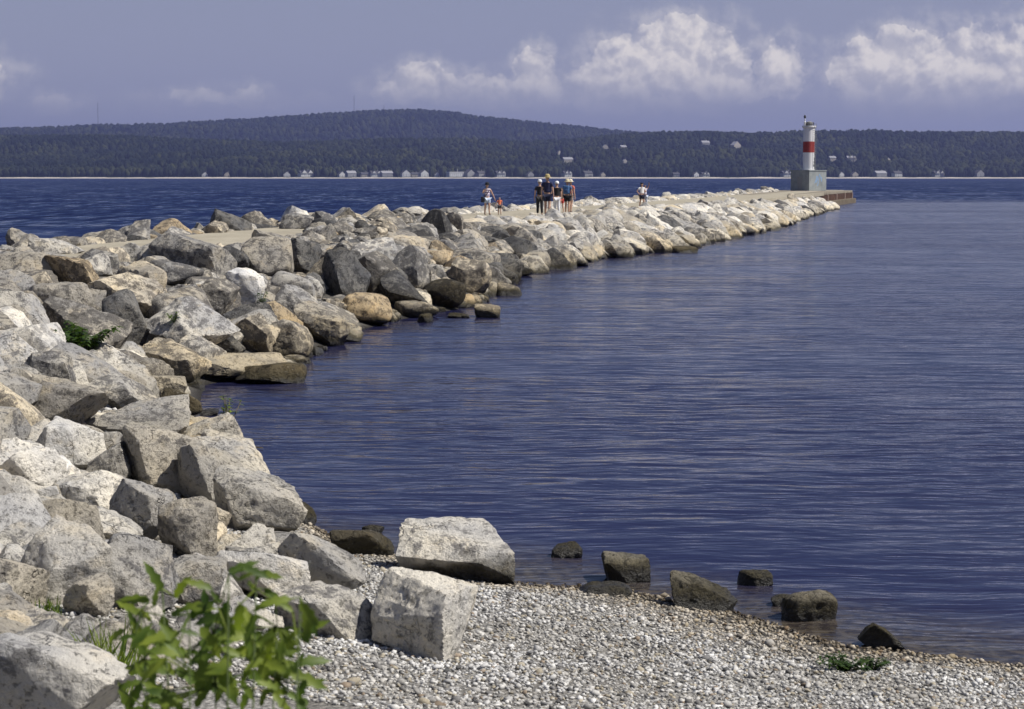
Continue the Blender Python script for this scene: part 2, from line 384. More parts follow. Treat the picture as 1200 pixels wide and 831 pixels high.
def far_mat():
    m, t, p = new_mat('far_land')
    pos = t.node('ShaderNodeNewGeometry').outputs['Position']; x, y, z = t.xyz(pos)
    n = t.noise(pos, 0.02, 6.0, 0.6)
    c = t.mix(t.ramp(n, 0.35, 0.65), (0.018, 0.028, 0.016), (0.045, 0.055, 0.028))
    n2 = t.noise(t.vmath('MULTIPLY', pos, (0.02, 0.02, 0.02)), 1.0, 5.0, 0.7)
    sand = t.ramp(t.math('ADD', z, t.math('MULTIPLY', n2, -5.0)), -0.9, -0.1, 1.0, 0.0)
    c = t.mix(sand, c, (0.52, 0.47, 0.40))
    t.set(p, 'Base Color', c); t.set(p, 'Roughness', 0.95); t.set(p, 'Specular IOR Level', 0.1)
    return m
def concrete_mat(name, c0, c1, scale=0.8):
    m, t, p = new_mat(name)
    pos = t.node('ShaderNodeNewGeometry').outputs['Position']
    n = t.noise(pos, scale, 7.0, 0.65); f = t.noise(pos, 25.0, 4.0, 0.6)
    streak = t.noise(t.vmath('MULTIPLY', pos, (3.0, 3.0, 0.35)), 1.0, 4.0, 0.6)
    c = t.mix(t.ramp(n, 0.3, 0.7), c0, c1)
    c = t.mix(t.ramp(streak, 0.5, 0.75, 0.0, 0.4), c, t.mix(1.0, c, (0.5, 0.47, 0.42), 'MULTIPLY'))
    c = t.mix(t.ramp(f, 0.4, 0.7, 0.0, 0.25), c, t.mix(1.0, c, (0.6, 0.6, 0.6), 'MULTIPLY'))
    t.set(p, 'Base Color', c); t.set(p, 'Roughness', 0.85); t.set(p, 'Specular IOR Level', 0.2)
    t.set(p, 'Normal', t.bump(f, 0.4, 0.02))
    return m
def leaf_mat(name, c0, c1):
    m, t, p = new_mat(name)
    pos = t.node('ShaderNodeNewGeometry').outputs['Position']
    rnd_ = t.node('ShaderNodeObjectInfo').outputs['Random']
    c = t.mix(t.ramp(t.noise(pos, 9.0, 3.0), 0.3, 0.7), c0, c1)
    c = t.mix(t.ramp(rnd_, 0.0, 1.0, 0.0, 0.9), c, t.mix(1.0, c, (0.45, 0.58, 0.6), 'MULTIPLY'))
    t.set(p, 'Base Color', c); t.set(p, 'Roughness', 0.5); t.set(p, 'Specular IOR Level', 0.35)
    tr = t.node('ShaderNodeBsdfTranslucent'); t.set(tr, 'Color', t.mix(1.0, c, (1.5, 1.7, 0.5), 'MULTIPLY'))
    mx = t.node('ShaderNodeMixShader'); t.set(mx, 0, 0.35); t.l.new(p.outputs[0], mx.inputs[1]); t.l.new(tr.outputs[0], mx.inputs[2])
    out = [n for n in t.n if n.type == 'OUTPUT_MATERIAL'][0]; t.l.new(mx.outputs[0], out.inputs[0])
    return m
def forest_mat():
    m, t, p = new_mat('forest')
    oi = t.node('ShaderNodeObjectInfo'); pos = t.node('ShaderNodeNewGeometry').outputs['Position']
    r = oi.outputs['Random']
    c = t.mix(t.ramp(r, 0.0, 1.0, smooth=False), (0.007, 0.013, 0.009), (0.032, 0.040, 0.020))
    c = t.mix(t.ramp(t.noise(pos, 0.006, 4.0, 0.6), 0.38, 0.62), t.mix(1.0, c, (0.5, 0.6, 0.68), 'MULTIPLY'), t.mix(1.0, c, (1.7, 1.5, 1.05), 'MULTIPLY'))
    c = t.mix(t.ramp(t.noise(pos, 0.45, 4.0), 0.4, 0.65, 0.0, 0.5), c, t.mix(1.0, c, (0.4, 0.42, 0.4), 'MULTIPLY'))
    t.set(p, 'Base Color', c); t.set(p, 'Roughness', 0.9); t.set(p, 'Specular IOR Level', 0.1)
    return m

# ------------------------------------------------------------------ lay of the land
def wl(px, py): q = at_z(px, py, 0.0); return (q.x, q.y)
WATERLINE = [(300, -95), (120, -30), (60, -8), (24, 6.5), (10, 11.6), (5.5, 13.9), wl(1154, 779), wl(980, 757), wl(860, 718), wl(740, 694), wl(600, 680), wl(470, 655), wl(400, 640),
             wl(345, 595), wl(285, 540), wl(232, 492), wl(238, 452), wl(345, 432), wl(400, 392), wl(460, 376), wl(560, 358), wl(600, 325), wl(700, 304), wl(800, 291), wl(900, 269), wl(960, 249), (34.6, 223.0), (32.0, 228.0), (41.0, 272.0)]
PATH = [(-60, -20), (-30, 12), (-17, 32), (-11.4, 46), (-9.7, 59), (-7.0, 76), (1.2, 107), (6.6, 128), (16.2, 166), (31.2, 234), (43.5, 292)]
PATH_HW = [2.3, 2.3, 2.3, 2.0, 1.9, 2.3, 2.9, 3.1, 3.3, 3.6, 3.6]
def path_x(y): return np.interp(y, [p[1] for p in PATH], [p[0] for p in PATH])
def path_hw(y): return np.interp(y, [p[1] for p in PATH], PATH_HW)
PV = [Vector((a, b)) for a, b in PATH]
def perp(i):
    a = PV[max(i-1, 0)]; b = PV[min(i+1, len(PV)-1)]; d = (b - a).normalized(); return Vector((d.y, -d.x))
LEFTLINE = [tuple(PV[i] - perp(i) * (PATH_HW[i] + 4.4)) for i in range(len(PV) - 1, 2, -1)] + [(-24, 38), (-60, 30), (-300, 10)]
POLY = WATERLINE + [(41.5, 280.0)] + LEFTLINE + [(-300, -300), (300, -300)]
PA = np.array(POLY); PB = np.roll(PA, -1, axis=0)
nW = len(WATERLINE)
SLOPE = np.full(len(POLY), 0.34); SLOPE[:11] = 0.115; SLOPE[11] = 0.15; SLOPE[12:14] = 0.24; SLOPE[nW:] = 0.36; SLOPE[-3:] = 0.2
def land(x, y):
    """height of the ground under the stones"""
    P = np.stack([np.ravel(x), np.ravel(y)], 1).astype(float)
    ds = []
    for a, b in zip(PA, PB):
        ab = b - a; t = np.clip(((P - a) @ ab) / (ab @ ab), 0, 1); ds.append(np.linalg.norm(P - a - t[:, None] * ab, axis=1))
    ds = np.array(ds); dmin = ds.min(0)
    wgt = 1.0 / (ds + 0.3) ** 3; s = (wgt * SLOPE[:, None]).sum(0) / wgt.sum(0)
    inside = np.zeros(len(P), bool); X, Y = P[:, 0], P[:, 1]
    for a, b in zip(PA, PB):
        c = ((a[1] > Y) != (b[1] > Y)); xi = (b[0] - a[0]) * (Y - a[1]) / (b[1] - a[1] + 1e-12) + a[0]
        inside ^= c & (X < xi)
    z = np.where(inside, s * dmin, -0.35 * dmin)
    cap = 1.60 + 0.4 * np.clip((22 - Y) / 22, 0, 1)
    z = np.where(z > cap - 0.25, cap - 0.25 * np.exp(-(z - cap + 0.25) / 0.25), z)
    return np.maximum(z, -2.6)
def land1(x, y): return float(land([x], [y])[0])
def hit(px, py, lo=6.0, hi=320.0):
    """where a line of sight meets the land"""
    d = ray(px, py); ts = np.concatenate([np.arange(lo, 60, 0.05), np.arange(60, hi, 0.3)])
    zs = np.maximum(land(d.x * ts, ts), 0.0); k = np.nonzero(H + d.z * ts <= zs)[0]
    t = ts[k[0]] if len(k) else hi
    return t

# ground sheet
def grid_mesh(name, xs, ys, zf):
    Xg, Yg = np.meshgrid(xs, ys); Z = zf(Xg.ravel(), Yg.ravel())
    V = np.stack([Xg.ravel(), Yg.ravel(), Z], 1); nx = len(xs); ny = len(ys)
    i = np.arange((nx - 1) * (ny - 1)); a = (i // (nx - 1)) * nx + i % (nx - 1)
    return np_mesh(name, V, np.stack([a, a + 1, a + nx + 1, a + nx], 1))
xs = np.concatenate([np.linspace(-300, -32, 20), np.arange(-30, -12, 1.0), np.arange(-12, 12, 0.2), np.arange(12, 56, 0.8), np.linspace(57, 300, 20)])
ys = np.concatenate([np.linspace(-300, -10, 20), np.arange(-8, 6, 1.0), np.arange(6, 30, 0.15), np.arange(30, 80, 0.4), np.arange(80, 286, 1.2), [300, 320]])
def zland(x, y):
    z = land(x, y); n = vnoise(np.stack([x * 0.9, y * 0.9, x * 0], 1), 3) * 0.03
    return z + np.where(z > -1, n, 0)
g = link('ground', grid_mesh('ground', xs, ys, zland), ground_mat()); tag(g, kind='structure')
# water sheet
def sgrid(a, b, n): return np.linspace(a, b, n)
wv = [(-12000, -1000, 0), (12000, -1000, 0), (12000, 4030, 0), (-12000, 4030, 0)]
wtr = link('water', np_mesh('water', wv, [(0, 1, 2, 3)], smooth=False), water_mat()); tag(wtr, kind='structure')
# path on the breakwater
M_PATH = concrete_mat('path', (0.33, 0.295, 0.225), (0.43, 0.39, 0.30), 0.5)
def path_mesh():
    bm = bmesh.new(); rows = []
    pts = []
    for i in range(len(PV) - 1):
        n = 6
        for k in range(n):
            f = k / n; pts.append((PV[i].lerp(PV[i+1], f), PATH_HW[i] * (1-f) + PATH_HW[i+1] * f))
    pts.append((PV[-1], PATH_HW[-1]))
    for _ in range(3): pts = [pts[0]] + [((pts[i-1][0] + pts[i][0] * 2 + pts[i+1][0]) / 4, pts[i][1]) for i in range(1, len(pts)-1)] + [pts[-1]]
    for i, (p, hw) in enumerate(pts):
        d = (pts[min(i+1, len(pts)-1)][0] - pts[max(i-1, 0)][0]).normalized(); s = Vector((d.y, -d.x))
        a, b = p - s * hw, p + s * hw
        rows.append([bm.verts.new((a.x, a.y, 1.3)), bm.verts.new((a.x, a.y, 1.66)), bm.verts.new((p.x, p.y, 1.675)), bm.verts.new((b.x, b.y, 1.66)), bm.verts.new((b.x, b.y, 1.3))])
    for r0, r1 in zip(rows, rows[1:]):
        for k in range(4): bm.faces.new((r0[k], r0[k+1], r1[k+1], r1[k]))
    return bm
pth = build('path', path_mesh(), M_PATH, smooth=False); tag(pth, kind='structure')

# ------------------------------------------------------------------ far shore
RIDGE = [(-1400, 160), (-300, 164), (46, 165), (200, 163), (330, 166), (450, 163), (600, 166), (690, 161), (740, 158), (800, 158), (880, 161), (950, 158), (1000, 157), (1080, 158), (1154, 158), (1500, 157), (2600, 166)]
MOUNT = [(-1400, 178), (-400, 166), (-100, 157), (46, 154), (110, 151), (200, 149), (300, 143), (380, 138), (450, 133.5), (490, 133), (530, 136), (560, 141), (640, 149), (720, 157), (800, 163), (1000, 172), (1200, 178), (2600, 180)]
def far_z(x, y):
    n = fbm(np.stack([x * 0.0016, y * 0.0022, x * 0 + 5.1], 1), 4, 11)
    n3 = fbm(np.stack([x * 0.006, y * 0.006, x * 0 + 1.1], 1), 3, 21)
    pxx = 600 + FPX * x / np.maximum(y, 1)
    rd = np.interp(pxx, [r[0] for r in RIDGE], [r[1] for r in RIDGE]); rz = H + (HORIZ - rd) / FPX * 5150 - 13
    md = np.interp(pxx, [r[0] for r in MOUNT], [r[1] for r in MOUNT]); mz = H + (HORIZ - md) / FPX * 8000 - 11
    def ss(a, b, t): t = np.clip((t - a) / (b - a), 0, 1); return t * t * (3 - 2 * t)
    z = -1.2 + np.clip((y - 3990) / 26, 0, 1) * 4.4
    z = z + ss(4090, 4260, y) * (15 + 5 * n) + ss(4330, 4640, y + 60 * n) * (20 + 7 * n)
    z = z + (rz - 34) * ss(4650, 5150, y)
    back = ss(5250, 6000, y); z = z * (1 - back) + back * (rz * 0.42)
    z = z + ss(6300, 8000, y) * (mz - rz * 0.42) + ss(4100, 4600, y) * ss(5150, 4700, y) * n3 * 4
    z = z + ss(5400, 6500, y) * ss(8000, 7400, y) * n * 14
    z = z - ss(8200, 10500, y) * mz * 0.7
    return z
fx = np.arange(-6000, 6001, 60.0); fy = np.concatenate([np.arange(3960, 4100, 8.0), np.arange(4100, 5400, 25.0), np.arange(5400, 8600, 60.0), np.arange(8600, 10801, 200.0)])
fl = link('hills', grid_mesh('hills', fx, fy, far_z), far_mat()); tag(fl, kind='structure')
def far_hit(px, py):
    d = ray(px, py); ts = np.arange(4000, 8400, 4.0); zs = far_z(d.x * ts, ts); k = np.nonzero(H + d.z * ts <= zs)[0]
    return ts[k[0]] if len(k) else None
# ------------------------------------------------------------------ boulders
def rock_shape(seed, dims, sub=4, kind='block'):
    """quarried limestone: a polytope with softened, chipped edges; kind = block, slab, wedge, round"""
    rg = np.random.RandomState(seed); D, F = ICO[sub]
    ax = np.eye(3); N = []; Hh = []
    jit = {'ashlar': 0.07, 'block': 0.16, 'slab': 0.10, 'wedge': 0.30, 'round': 0.2}[kind]
    for a in ax:
        for s in (1, -1):
            n = s * a + rg.normal(0, jit, 3); n /= np.linalg.norm(n); N.append(n); Hh.append(rg.uniform(0.82, 1.0))
    extra = {'ashlar': 1, 'block': 6, 'slab': 5, 'wedge': 7, 'round': 12}[kind]
    for _ in range(extra):
        n = rg.normal(0, 1, 3); n /= np.linalg.norm(n); N.append(n); Hh.append(rg.uniform(0.94, 1.3) if kind != 'round' else rg.uniform(0.9, 1.08))
    if kind == 'wedge':
        n = np.array([rg.choice([-1, 1]) * rg.uniform(0.5, 0.9), rg.uniform(-0.4, 0.4), rg.uniform(0.5, 0.9)]); n /= np.linalg.norm(n); N.append(n); Hh.append(rg.uniform(0.42, 0.6))
    if kind in ('block', 'slab', 'wedge'):
        for _ in range(3):
            n = rg.normal(0, 1, 3); n /= np.linalg.norm(n); N.append(n); Hh.append(rg.uniform(0.66, 0.9) * (1.0 if kind != 'slab' else 1.1))
    N = np.array(N); Hh = np.array(Hh)
    dims = np.array(dims, float); o = rg.uniform(-50, 50, 3)
    # shallow chips along the faces and edges
    P0 = rg.normal(0, 1, (26 if kind != 'round' else 10, 3)); P0 /= np.linalg.norm(P0, axis=1)[:, None]
    q0 = np.maximum(P0 @ N.T, 1e-6) / Hh; r0_ = 1 / q0.max(1); kf = q0.argmax(1)
    for a in range(len(P0)):
        n = N[kf[a]] + rg.normal(0, 0.32, 3); n /= np.linalg.norm(n); h = n @ (P0[a] * min(r0_[a], 1.4)) - rg.uniform(0.01, 0.06)
        if h > 0.55: N = np.vstack([N, n]); Hh = np.append(Hh, h)
    def radius(D_):
        q = np.maximum(D_ @ N.T, 0) / Hh
        if kind == 'round': r_ = (q ** 13).sum(1) ** (-1.0 / 13)
        else: r_ = 1 / q.max(1)
        return np.minimum(r_, 1.5)
    E_ = np.unique(np.sort(np.concatenate([F[:, [0, 1]], F[:, [1, 2]], F[:, [2, 0]]]), 1), axis=0); deg = np.bincount(E_.ravel(), minlength=len(D)).astype(float)[:, None]
    Vs = D * radius(D)[:, None] * dims
    for _ in range(10 if sub > 2 else 3):      # even out the spacing of the vertices over the faces
        A_ = np.stack([np.bincount(E_[:, 0], Vs[E_[:, 1], c_], len(D)) + np.bincount(E_[:, 1], Vs[E_[:, 0], c_], len(D)) for c_ in range(3)], 1) / deg
        Dn = A_ / dims; Dn /= np.linalg.norm(Dn, axis=1)[:, None]; Vs = Dn * radius(Dn)[:, None] * dims
    V = Vs / dims; sc = dims.mean()
    W_ = Vs / sc
    disp = 0.035 * fbm(W_ * 1.3 + o, 2, seed)
    rid = 1 - np.abs(fbm(W_ * 2.6 + o * 1.7, 3, seed + 5)) * 1.6
    disp -= 0.022 * np.clip(rid, 0, 1) ** 3
    cell = vnoise(W_ * 3.4 + o, seed + 8); disp -= 0.03 * np.clip((cell - 0.2) * 3, 0, 1)
    rough_ = (0.35 + 0.65 * rg.rand()) * (0.4 if kind == 'ashlar' else 1.0)
    disp += rough_ * 0.022 * fbm(W_ * 4.3 + o, 4, seed + 9, 0.6)
    pit = vnoise(W_ * 7 + o, seed + 12); disp -= rough_ * 0.022 * np.clip((pit - 0.30) * 4, 0, 1)
    nr = V / np.linalg.norm(V, axis=1)[:, None]
    Vs = Vs + nr * (disp * sc)[:, None]; lo, hi_ = Vs.min(0), Vs.max(0)
    Vs = (Vs - (lo + hi_) / 2) * (2 * dims / (hi_ - lo))
    return Vs, F
KINDS = ['block', 'slab', 'wedge', 'wedge', 'block', 'wedge', 'block', 'slab', 'round']
KDIM = {'ashlar': (1.0, 0.85, 0.72), 'block': (1.0, 0.85, 0.72), 'slab': (1.1, 0.9, 0.48), 'wedge': (1.05, 0.85, 0.8), 'round': (1.0, 0.85, 0.75)}
LIB = {}
def lib(kind, idx, sub):
    k = (kind, idx, sub)
    if k not in LIB: LIB[k] = np_mesh('boulder', *rock_shape(1000 + idx * 13 + len(kind) * 101, KDIM[kind], sub, kind))
    return LIB[k]
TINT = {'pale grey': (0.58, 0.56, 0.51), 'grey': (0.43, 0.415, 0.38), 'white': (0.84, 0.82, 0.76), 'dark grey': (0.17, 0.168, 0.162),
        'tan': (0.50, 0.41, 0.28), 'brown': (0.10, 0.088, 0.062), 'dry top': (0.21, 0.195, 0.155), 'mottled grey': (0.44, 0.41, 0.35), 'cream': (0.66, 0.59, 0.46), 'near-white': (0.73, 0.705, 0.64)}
rng = random.Random(11)
ROCKS = []   # x, y, radius of everything placed, for packing
def add_rock(c, half, rot, kind, tint, label, group, sub=4, seed=None, cat='boulder', name='boulder', jitter=0.06):
    if seed is None:
        me = lib(kind, rng.randrange(6), sub); kd = KDIM[kind]; sc = [half[i] / kd[i] for i in range(3)]
        o = bpy.data.objects.new(name, me)
    else:
        me = np_mesh(name, *rock_shape(seed, half, sub, kind)); sc = (1, 1, 1); o = bpy.data.objects.new(name, me)
    COL.objects.link(o)
    if not me.materials: me.materials.append(M_ROCK)
    o.location = c; o.rotation_euler = rot; o.scale = sc
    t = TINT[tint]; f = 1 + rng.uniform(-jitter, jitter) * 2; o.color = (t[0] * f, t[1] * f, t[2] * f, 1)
    tag(o, label, cat, group)
    return o
G_NEAR = 'limestone boulders heaped along the near shore'
G_RIP = 'riprap boulders of the breakwater'
G_WATER = 'boulders standing in the shallow water'
# hero stones read off the photograph: centre x, centre y, width, height (photo px), kind, tint, yaw, tilt x, tilt y, label, where
S = 'shore'; Wt = 'water'
HERO = [
 (490,723,118,96,'ashlar','near-white',-24,-2,7,'big pale squared boulder standing alone on the pebble beach, shadow at its left foot',S),
 (540,648,140,66,'ashlar','near-white',-8,-2,4,'long pale flat-topped boulder where the pebble beach meets the water',S),
 (372,656,88,96,'wedge','grey',20,0,-24,'grey pointed boulder between the rock slope and the pebbles, steep left face',S),
 (424,637,76,38,'round','brown',5,0,4,'dark wet boulder at the water edge just right of the pointed grey boulder',S),
 (385,716,120,62,'slab','pale grey',-15,8,8,'light grey flat boulder left of the big squared boulder on the beach',S),
 (308,676,112,62,'slab','near-white',20,14,18,'pale slab sloping right, partly behind the leafy foreground plant',S),
 (52,800,190,120,'slab','near-white',10,6,20,'pale out-of-focus boulder in the bottom left corner',S),
 (70,668,110,110,'block','pale grey',20,-5,0,'large light grey boulder at the left edge above the corner boulder',S),
 (150,676,120,100,'block','grey',-15,10,8,'large grey hollowed boulder behind the grass tuft, left of the leafy plant',S),
 (106,702,62,60,'block','mottled grey',35,0,8,'small brownish boulder lodged against the hollowed grey boulder',S),
 (216,684,92,70,'block','grey',15,6,10,'grey boulder just above the leafy foreground plant',S),
 (218,622,84,84,'wedge','mottled grey',-20,0,10,'peaked brownish grey boulder in the middle of the near slope',S),
 (110,622,112,44,'slab','near-white',8,-8,3,'pale overhanging slab with a dark shadow under its right end',S),
 (165,606,64,84,'block','grey',35,10,22,'steep smooth grey boulder left of the peaked brownish boulder',S),
 (110,578,96,56,'slab','near-white',-10,10,6,'white-topped blocky slab with a dark left end, third up from the corner',S),
 (80,522,84,64,'ashlar','white',28,8,12,'bright white squared boulder at the left edge, dark underside',S),
 (62,556,56,42,'block','white',0,4,0,'white low boulder tucked under the bright squared boulder',S),
 (190,540,134,88,'block','mottled grey',-30,8,22,'largest brownish pitted boulder of the near slope, facing the water',S),
 (168,496,120,50,'slab','grey',-6,-12,2,'long grey slab with a black shaded left end, above the pitted boulder',S),
 (128,545,56,60,'wedge','grey',15,0,10,'narrow grey boulder wedged left of the largest pitted boulder',S),
 (250,562,96,76,'slab','grey',-35,16,30,'smooth grey slab sloping to the water, upper of two',S),
 (302,592,116,78,'slab','pale grey',-35,16,30,'smooth light grey slab sloping to the water, lower of two',S),
 (340,600,60,26,'round','brown',-40,10,20,'brown wet stone on the waterline below the sloping slabs',S),
 (75,475,96,62,'block','mottled grey',20,6,14,'brownish grey boulder at the left edge above the white squared boulder',S),
 (140,462,88,44,'slab','pale grey',-8,4,12,'pale slab lying under the green shrub, to its lower right',S),
 (62,440,60,56,'block','grey',0,0,10,'grey boulder at the left edge level with the green shrub',S),
 (205,425,76,46,'block','cream',-25,6,18,'cream boulder on the slope left of the flat waterline slabs',S),
 (190,455,60,34,'block','mottled grey',15,0,12,'speckled grey boulder above the rounded dark stone',S),
 (212,474,50,34,'round','brown',5,0,14,'rounded dark brown stone at the water left of the twig sapling',S),
 (235,418,60,50,'wedge','pale grey',20,0,22,'pale split boulder over the flat waterline slabs',S),
 (275,430,128,32,'slab','mottled grey',4,4,2,'long flat mottled slab at the waterline in the corner of the bay',S),
 (316,438,84,26,'slab','brown',0,0,2,'flat dark algae covered slab at the waterline in the corner of the bay',S),
 (88,322,72,42,'block','tan',-18,6,14,'orange-tan boulder near the left edge below the path',S),
 (148,348,92,58,'block','cream',10,4,12,'broad cream boulder right of the orange-tan one',S),
 (68,354,76,54,'round','mottled grey',20,0,10,'knobbly mottled boulder at the left edge below the orange-tan one',S),
 (102,384,110,58,'slab','mottled grey',-15,14,22,'mottled slab sloping down toward the green shrub',S),
 (146,374,54,66,'round','dark grey',20,0,0,'black and white blotched boulder left of the long diagonal slab',S),
 (216,386,92,78,'slab','pale grey',-35,14,34,'long diagonal slab, dark above and pale below, left of the white block',S),
 (286,339,46,48,'ashlar','white',12,0,6,'bright white squared block, whitest stone of the breakwater slope',S),
 (254,352,44,50,'block','mottled grey',0,0,12,'mottled boulder touching the left side of the white block',S),
 (205,322,62,30,'round','grey',10,0,14,'smooth rounded grey boulder above the long diagonal slab',S),
 (226,300,94,44,'slab','grey',-10,6,18,'wide grey boulder just below the path, left of the round speckled one',S),
 (313,303,58,48,'round','mottled grey',0,0,0,'round heavily speckled boulder above the white block',S),
 (270,306,44,34,'block','dark grey',25,0,22,'dark brown boulder left of the round speckled one',S),
 (65,292,62,24,'block','pale grey',0,0,4,'low pale boulder on the crest at the left edge',S),
 (115,312,44,32,'wedge','pale grey',30,0,10,'pale pointed boulder on the crest right of the orange-tan one',S),
 (150,296,44,24,'wedge','grey',20,0,10,'grey pointed crest boulder in front of the path, left part',S),
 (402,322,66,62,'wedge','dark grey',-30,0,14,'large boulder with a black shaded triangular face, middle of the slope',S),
 (343,339,58,38,'round','grey',0,0,8,'rounded grey boulder right of the white block',S),
 (352,302,46,44,'block','dark grey',20,0,6,'dark squared boulder between the speckled and the black-faced boulders',S),
 (436,322,46,60,'slab','mottled grey',-35,20,40,'tilted boulder leaning on the right of the black-faced boulder',S),
 (476,344,62,46,'wedge','dark grey',-10,0,12,'dark boulder streaked with white along its top edge near the water',S),
 (430,363,58,40,'round','tan',10,0,10,'rounded tan boulder at the waterline under the black-faced boulder',S),
 (484,316,52,54,'slab','grey',-30,18,36,'steep grey slab above the white streaked dark boulder',S),
 (512,303,36,20,'round','tan',0,0,4,'smooth rounded tan boulder resting high on the slope',S),
 (551,325,46,46,'ashlar','cream',-22,6,16,'cream flat-faced boulder at the bend above the lone stones in the water',S),
 (520,345,50,36,'round','brown',0,0,6,'olive stained boulder at the waterline left of the lone stones',S),
 (488,363,52,22,'round','mottled grey',0,0,2,'low rounded boulder at the waterline under the streaked dark boulder',S),
 (335,396,66,46,'round','mottled grey',-10,0,18,'rounded boulder at the water, leftmost of the middle waterline',S),
 (376,384,70,46,'block','mottled grey',-25,8,22,'broad boulder at the waterline between the bay corner and the tan boulder',S),
 (352,362,58,44,'block','pale grey',-20,8,20,'pale sloping boulder below the rounded grey one',S),
 (300,392,50,52,'wedge','cream',-10,0,24,'cream steep boulder over the bay corner slabs',S),
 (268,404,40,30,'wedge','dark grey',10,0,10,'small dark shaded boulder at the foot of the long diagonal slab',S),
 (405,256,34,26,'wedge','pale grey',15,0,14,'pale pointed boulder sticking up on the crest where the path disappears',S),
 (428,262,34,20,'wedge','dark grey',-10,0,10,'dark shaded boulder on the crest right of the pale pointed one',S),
 (352,262,40,22,'block','grey',-15,0,10,'grey boulder beyond the path at the bend',S),
 (459,254,22,14,'wedge','pale grey',5,0,0,'small pale peaked boulder on the skyline of the crest',S),
 (664,646,36,18,'round','brown',0,0,0,'small dark domed stone in the water, farthest left of the shallow ones',Wt),
 (731,668,64,34,'ashlar','dry top',20,0,2,'squared dark stone in the water with a dry pale top',Wt),
 (820,699,84,42,'block','dry top',-20,4,12,'largest stone in the shallows, pale ridge along its top',Wt),
 (708,692,64,22,'round','brown',-10,0,6,'low dark stone at the edge of the pebbles behind the squared stone',Wt),
 (884,678,40,18,'round','brown',0,0,0,'small knobbly dark stone out beyond the others',Wt),
 (949,711,66,38,'round','dry top',10,0,-4,'domed stone with a dry grey crown in the shallows',Wt),
 (919,704,32,14,'round','brown',0,0,0,'small dark stone touching the left side of the domed stone',Wt),
 (1037,748,62,28,'wedge','brown',-10,0,14,'dark wet stone nearest the right end of the beach',Wt),
 (571,366,30,18,'round','cream',0,0,0,'rounded pale stone standing alone in the water off the bend',Wt),
 (594,341,36,16,'round','mottled grey',0,0,8,'low stone in the water touching the end of the cream boulder',Wt),
 (498,374,18,12,'round','brown',0,0,0,'small dark stone in the water under the slope',Wt),
 (536,370,22,7,'round','brown',0,0,0,'barely exposed dark stone left of the lone pale stone',Wt),
 (545,371,10,5,'round','brown',0,0,0,'tiny dark stone beside the lone pale stone',Wt),
 (437,621,26,12,'round','brown',0,0,0,'small dark stone in the water behind the wet boulder',Wt),
 (245,484,22,8,'round','brown',0,0,0,'flat dark stone in the water left of the twig sapling',Wt),
 (1003,764,22,7,'round','brown',0,0,0,'tiny wet stone between the beach and the last dark stone',Wt),
 (800,293,34,9,'round','brown',0,0,0,'low dark stone in the water off the far slope',Wt),
]
for i, (cx, cy, pw, ph, kind, tint, yaw, tx, ty, label, where) in enumerate(HERO):
    if where == Wt:
        Y = at_z(cx, cy + ph * 0.32, 0.0).y
    else:
        Y = hit(cx, min(cy + ph * 0.40, 900)) if cy < 700 else hit(cx, cy + ph * 0.42)
        Y += 0.1
    s = Y / FPX; hw_ = pw * s / 2; hh = ph * s / 2
    d = ray(cx, cy); c = Vector((d.x * Y, Y, H + d.z * Y))
    yw = abs(math.sin(R(yaw))); hz_ = hh * (1.02 - 0.25 * abs(math.sin(R(ty)))) ; hy = hw_ * 0.86
    if ph > pw * 1.02: hy = hh * 0.8
    if where == Wt: c.z -= hh * 0.25; hz_ *= 1.3
    add_rock(c, (hw_ * 1.04, hy, hz_ * 1.05), (R(-tx * 0.6), R(ty), R(yaw)), kind, tint, label, G_WATER if where == Wt else (G_NEAR if Y < 34 else G_RIP), sub=6 if i < 2 else (5 if Y < 48 else 4), seed=4000 + i * 7)
    ROCKS.append((c.x, c.y + hy * 0.3, min(hw_, hy) * 0.95))

# pack the rest of the slopes: biggest stones first
def edge_info(x, y):
    px_, hw = path_x(y), path_hw(y); return x - px_, hw
PR = np.array(ROCKS)[:, :3].tolist()
cells = {}
def cell_add(x, y, r):
    k = (int(x // 2.5), int(y // 2.5)); cells.setdefault(k, []).append((x, y, r))
for q in PR: cell_add(*q)
def fits(x, y, r, k=0.80):
    cx_, cy_ = int(x // 2.5), int(y // 2.5)
    for a in (-1, 0, 1):
        for b in (-1, 0, 1):
            for (X, Y, rr) in cells.get((cx_ + a, cy_ + b), ()):
                if (X - x) ** 2 + (Y - y) ** 2 < (k * (r + rr)) ** 2: return False
    return True
FILL = []
HP = []
for o in COL.objects:
    if o.name.startswith('boulder') and o.type == 'MESH':
        hx, hy = to_px(o.location); HP.append((hx, hy, o.location.y))
for i_, hrow in enumerate(HERO): HP[i_] = (*HP[i_], hrow[2] / 2, hrow[3] / 2)
def hidden_by(x, y, z, r):
    # would this loose stone bury one of the boulders recorded above?
    px_, py_ = to_px((x, y, z + 0.6 * r)); rp = r / y * FPX
    for (hx, hy, hY, a, b) in HP:
        if y < hY + 0.1:
            if abs(px_ - hx) < a * 0.8 + rp * 0.5 and abs(py_ - hy) < b * 0.85 + rp * 0.35: return True
    return False
rs = random.Random(5)
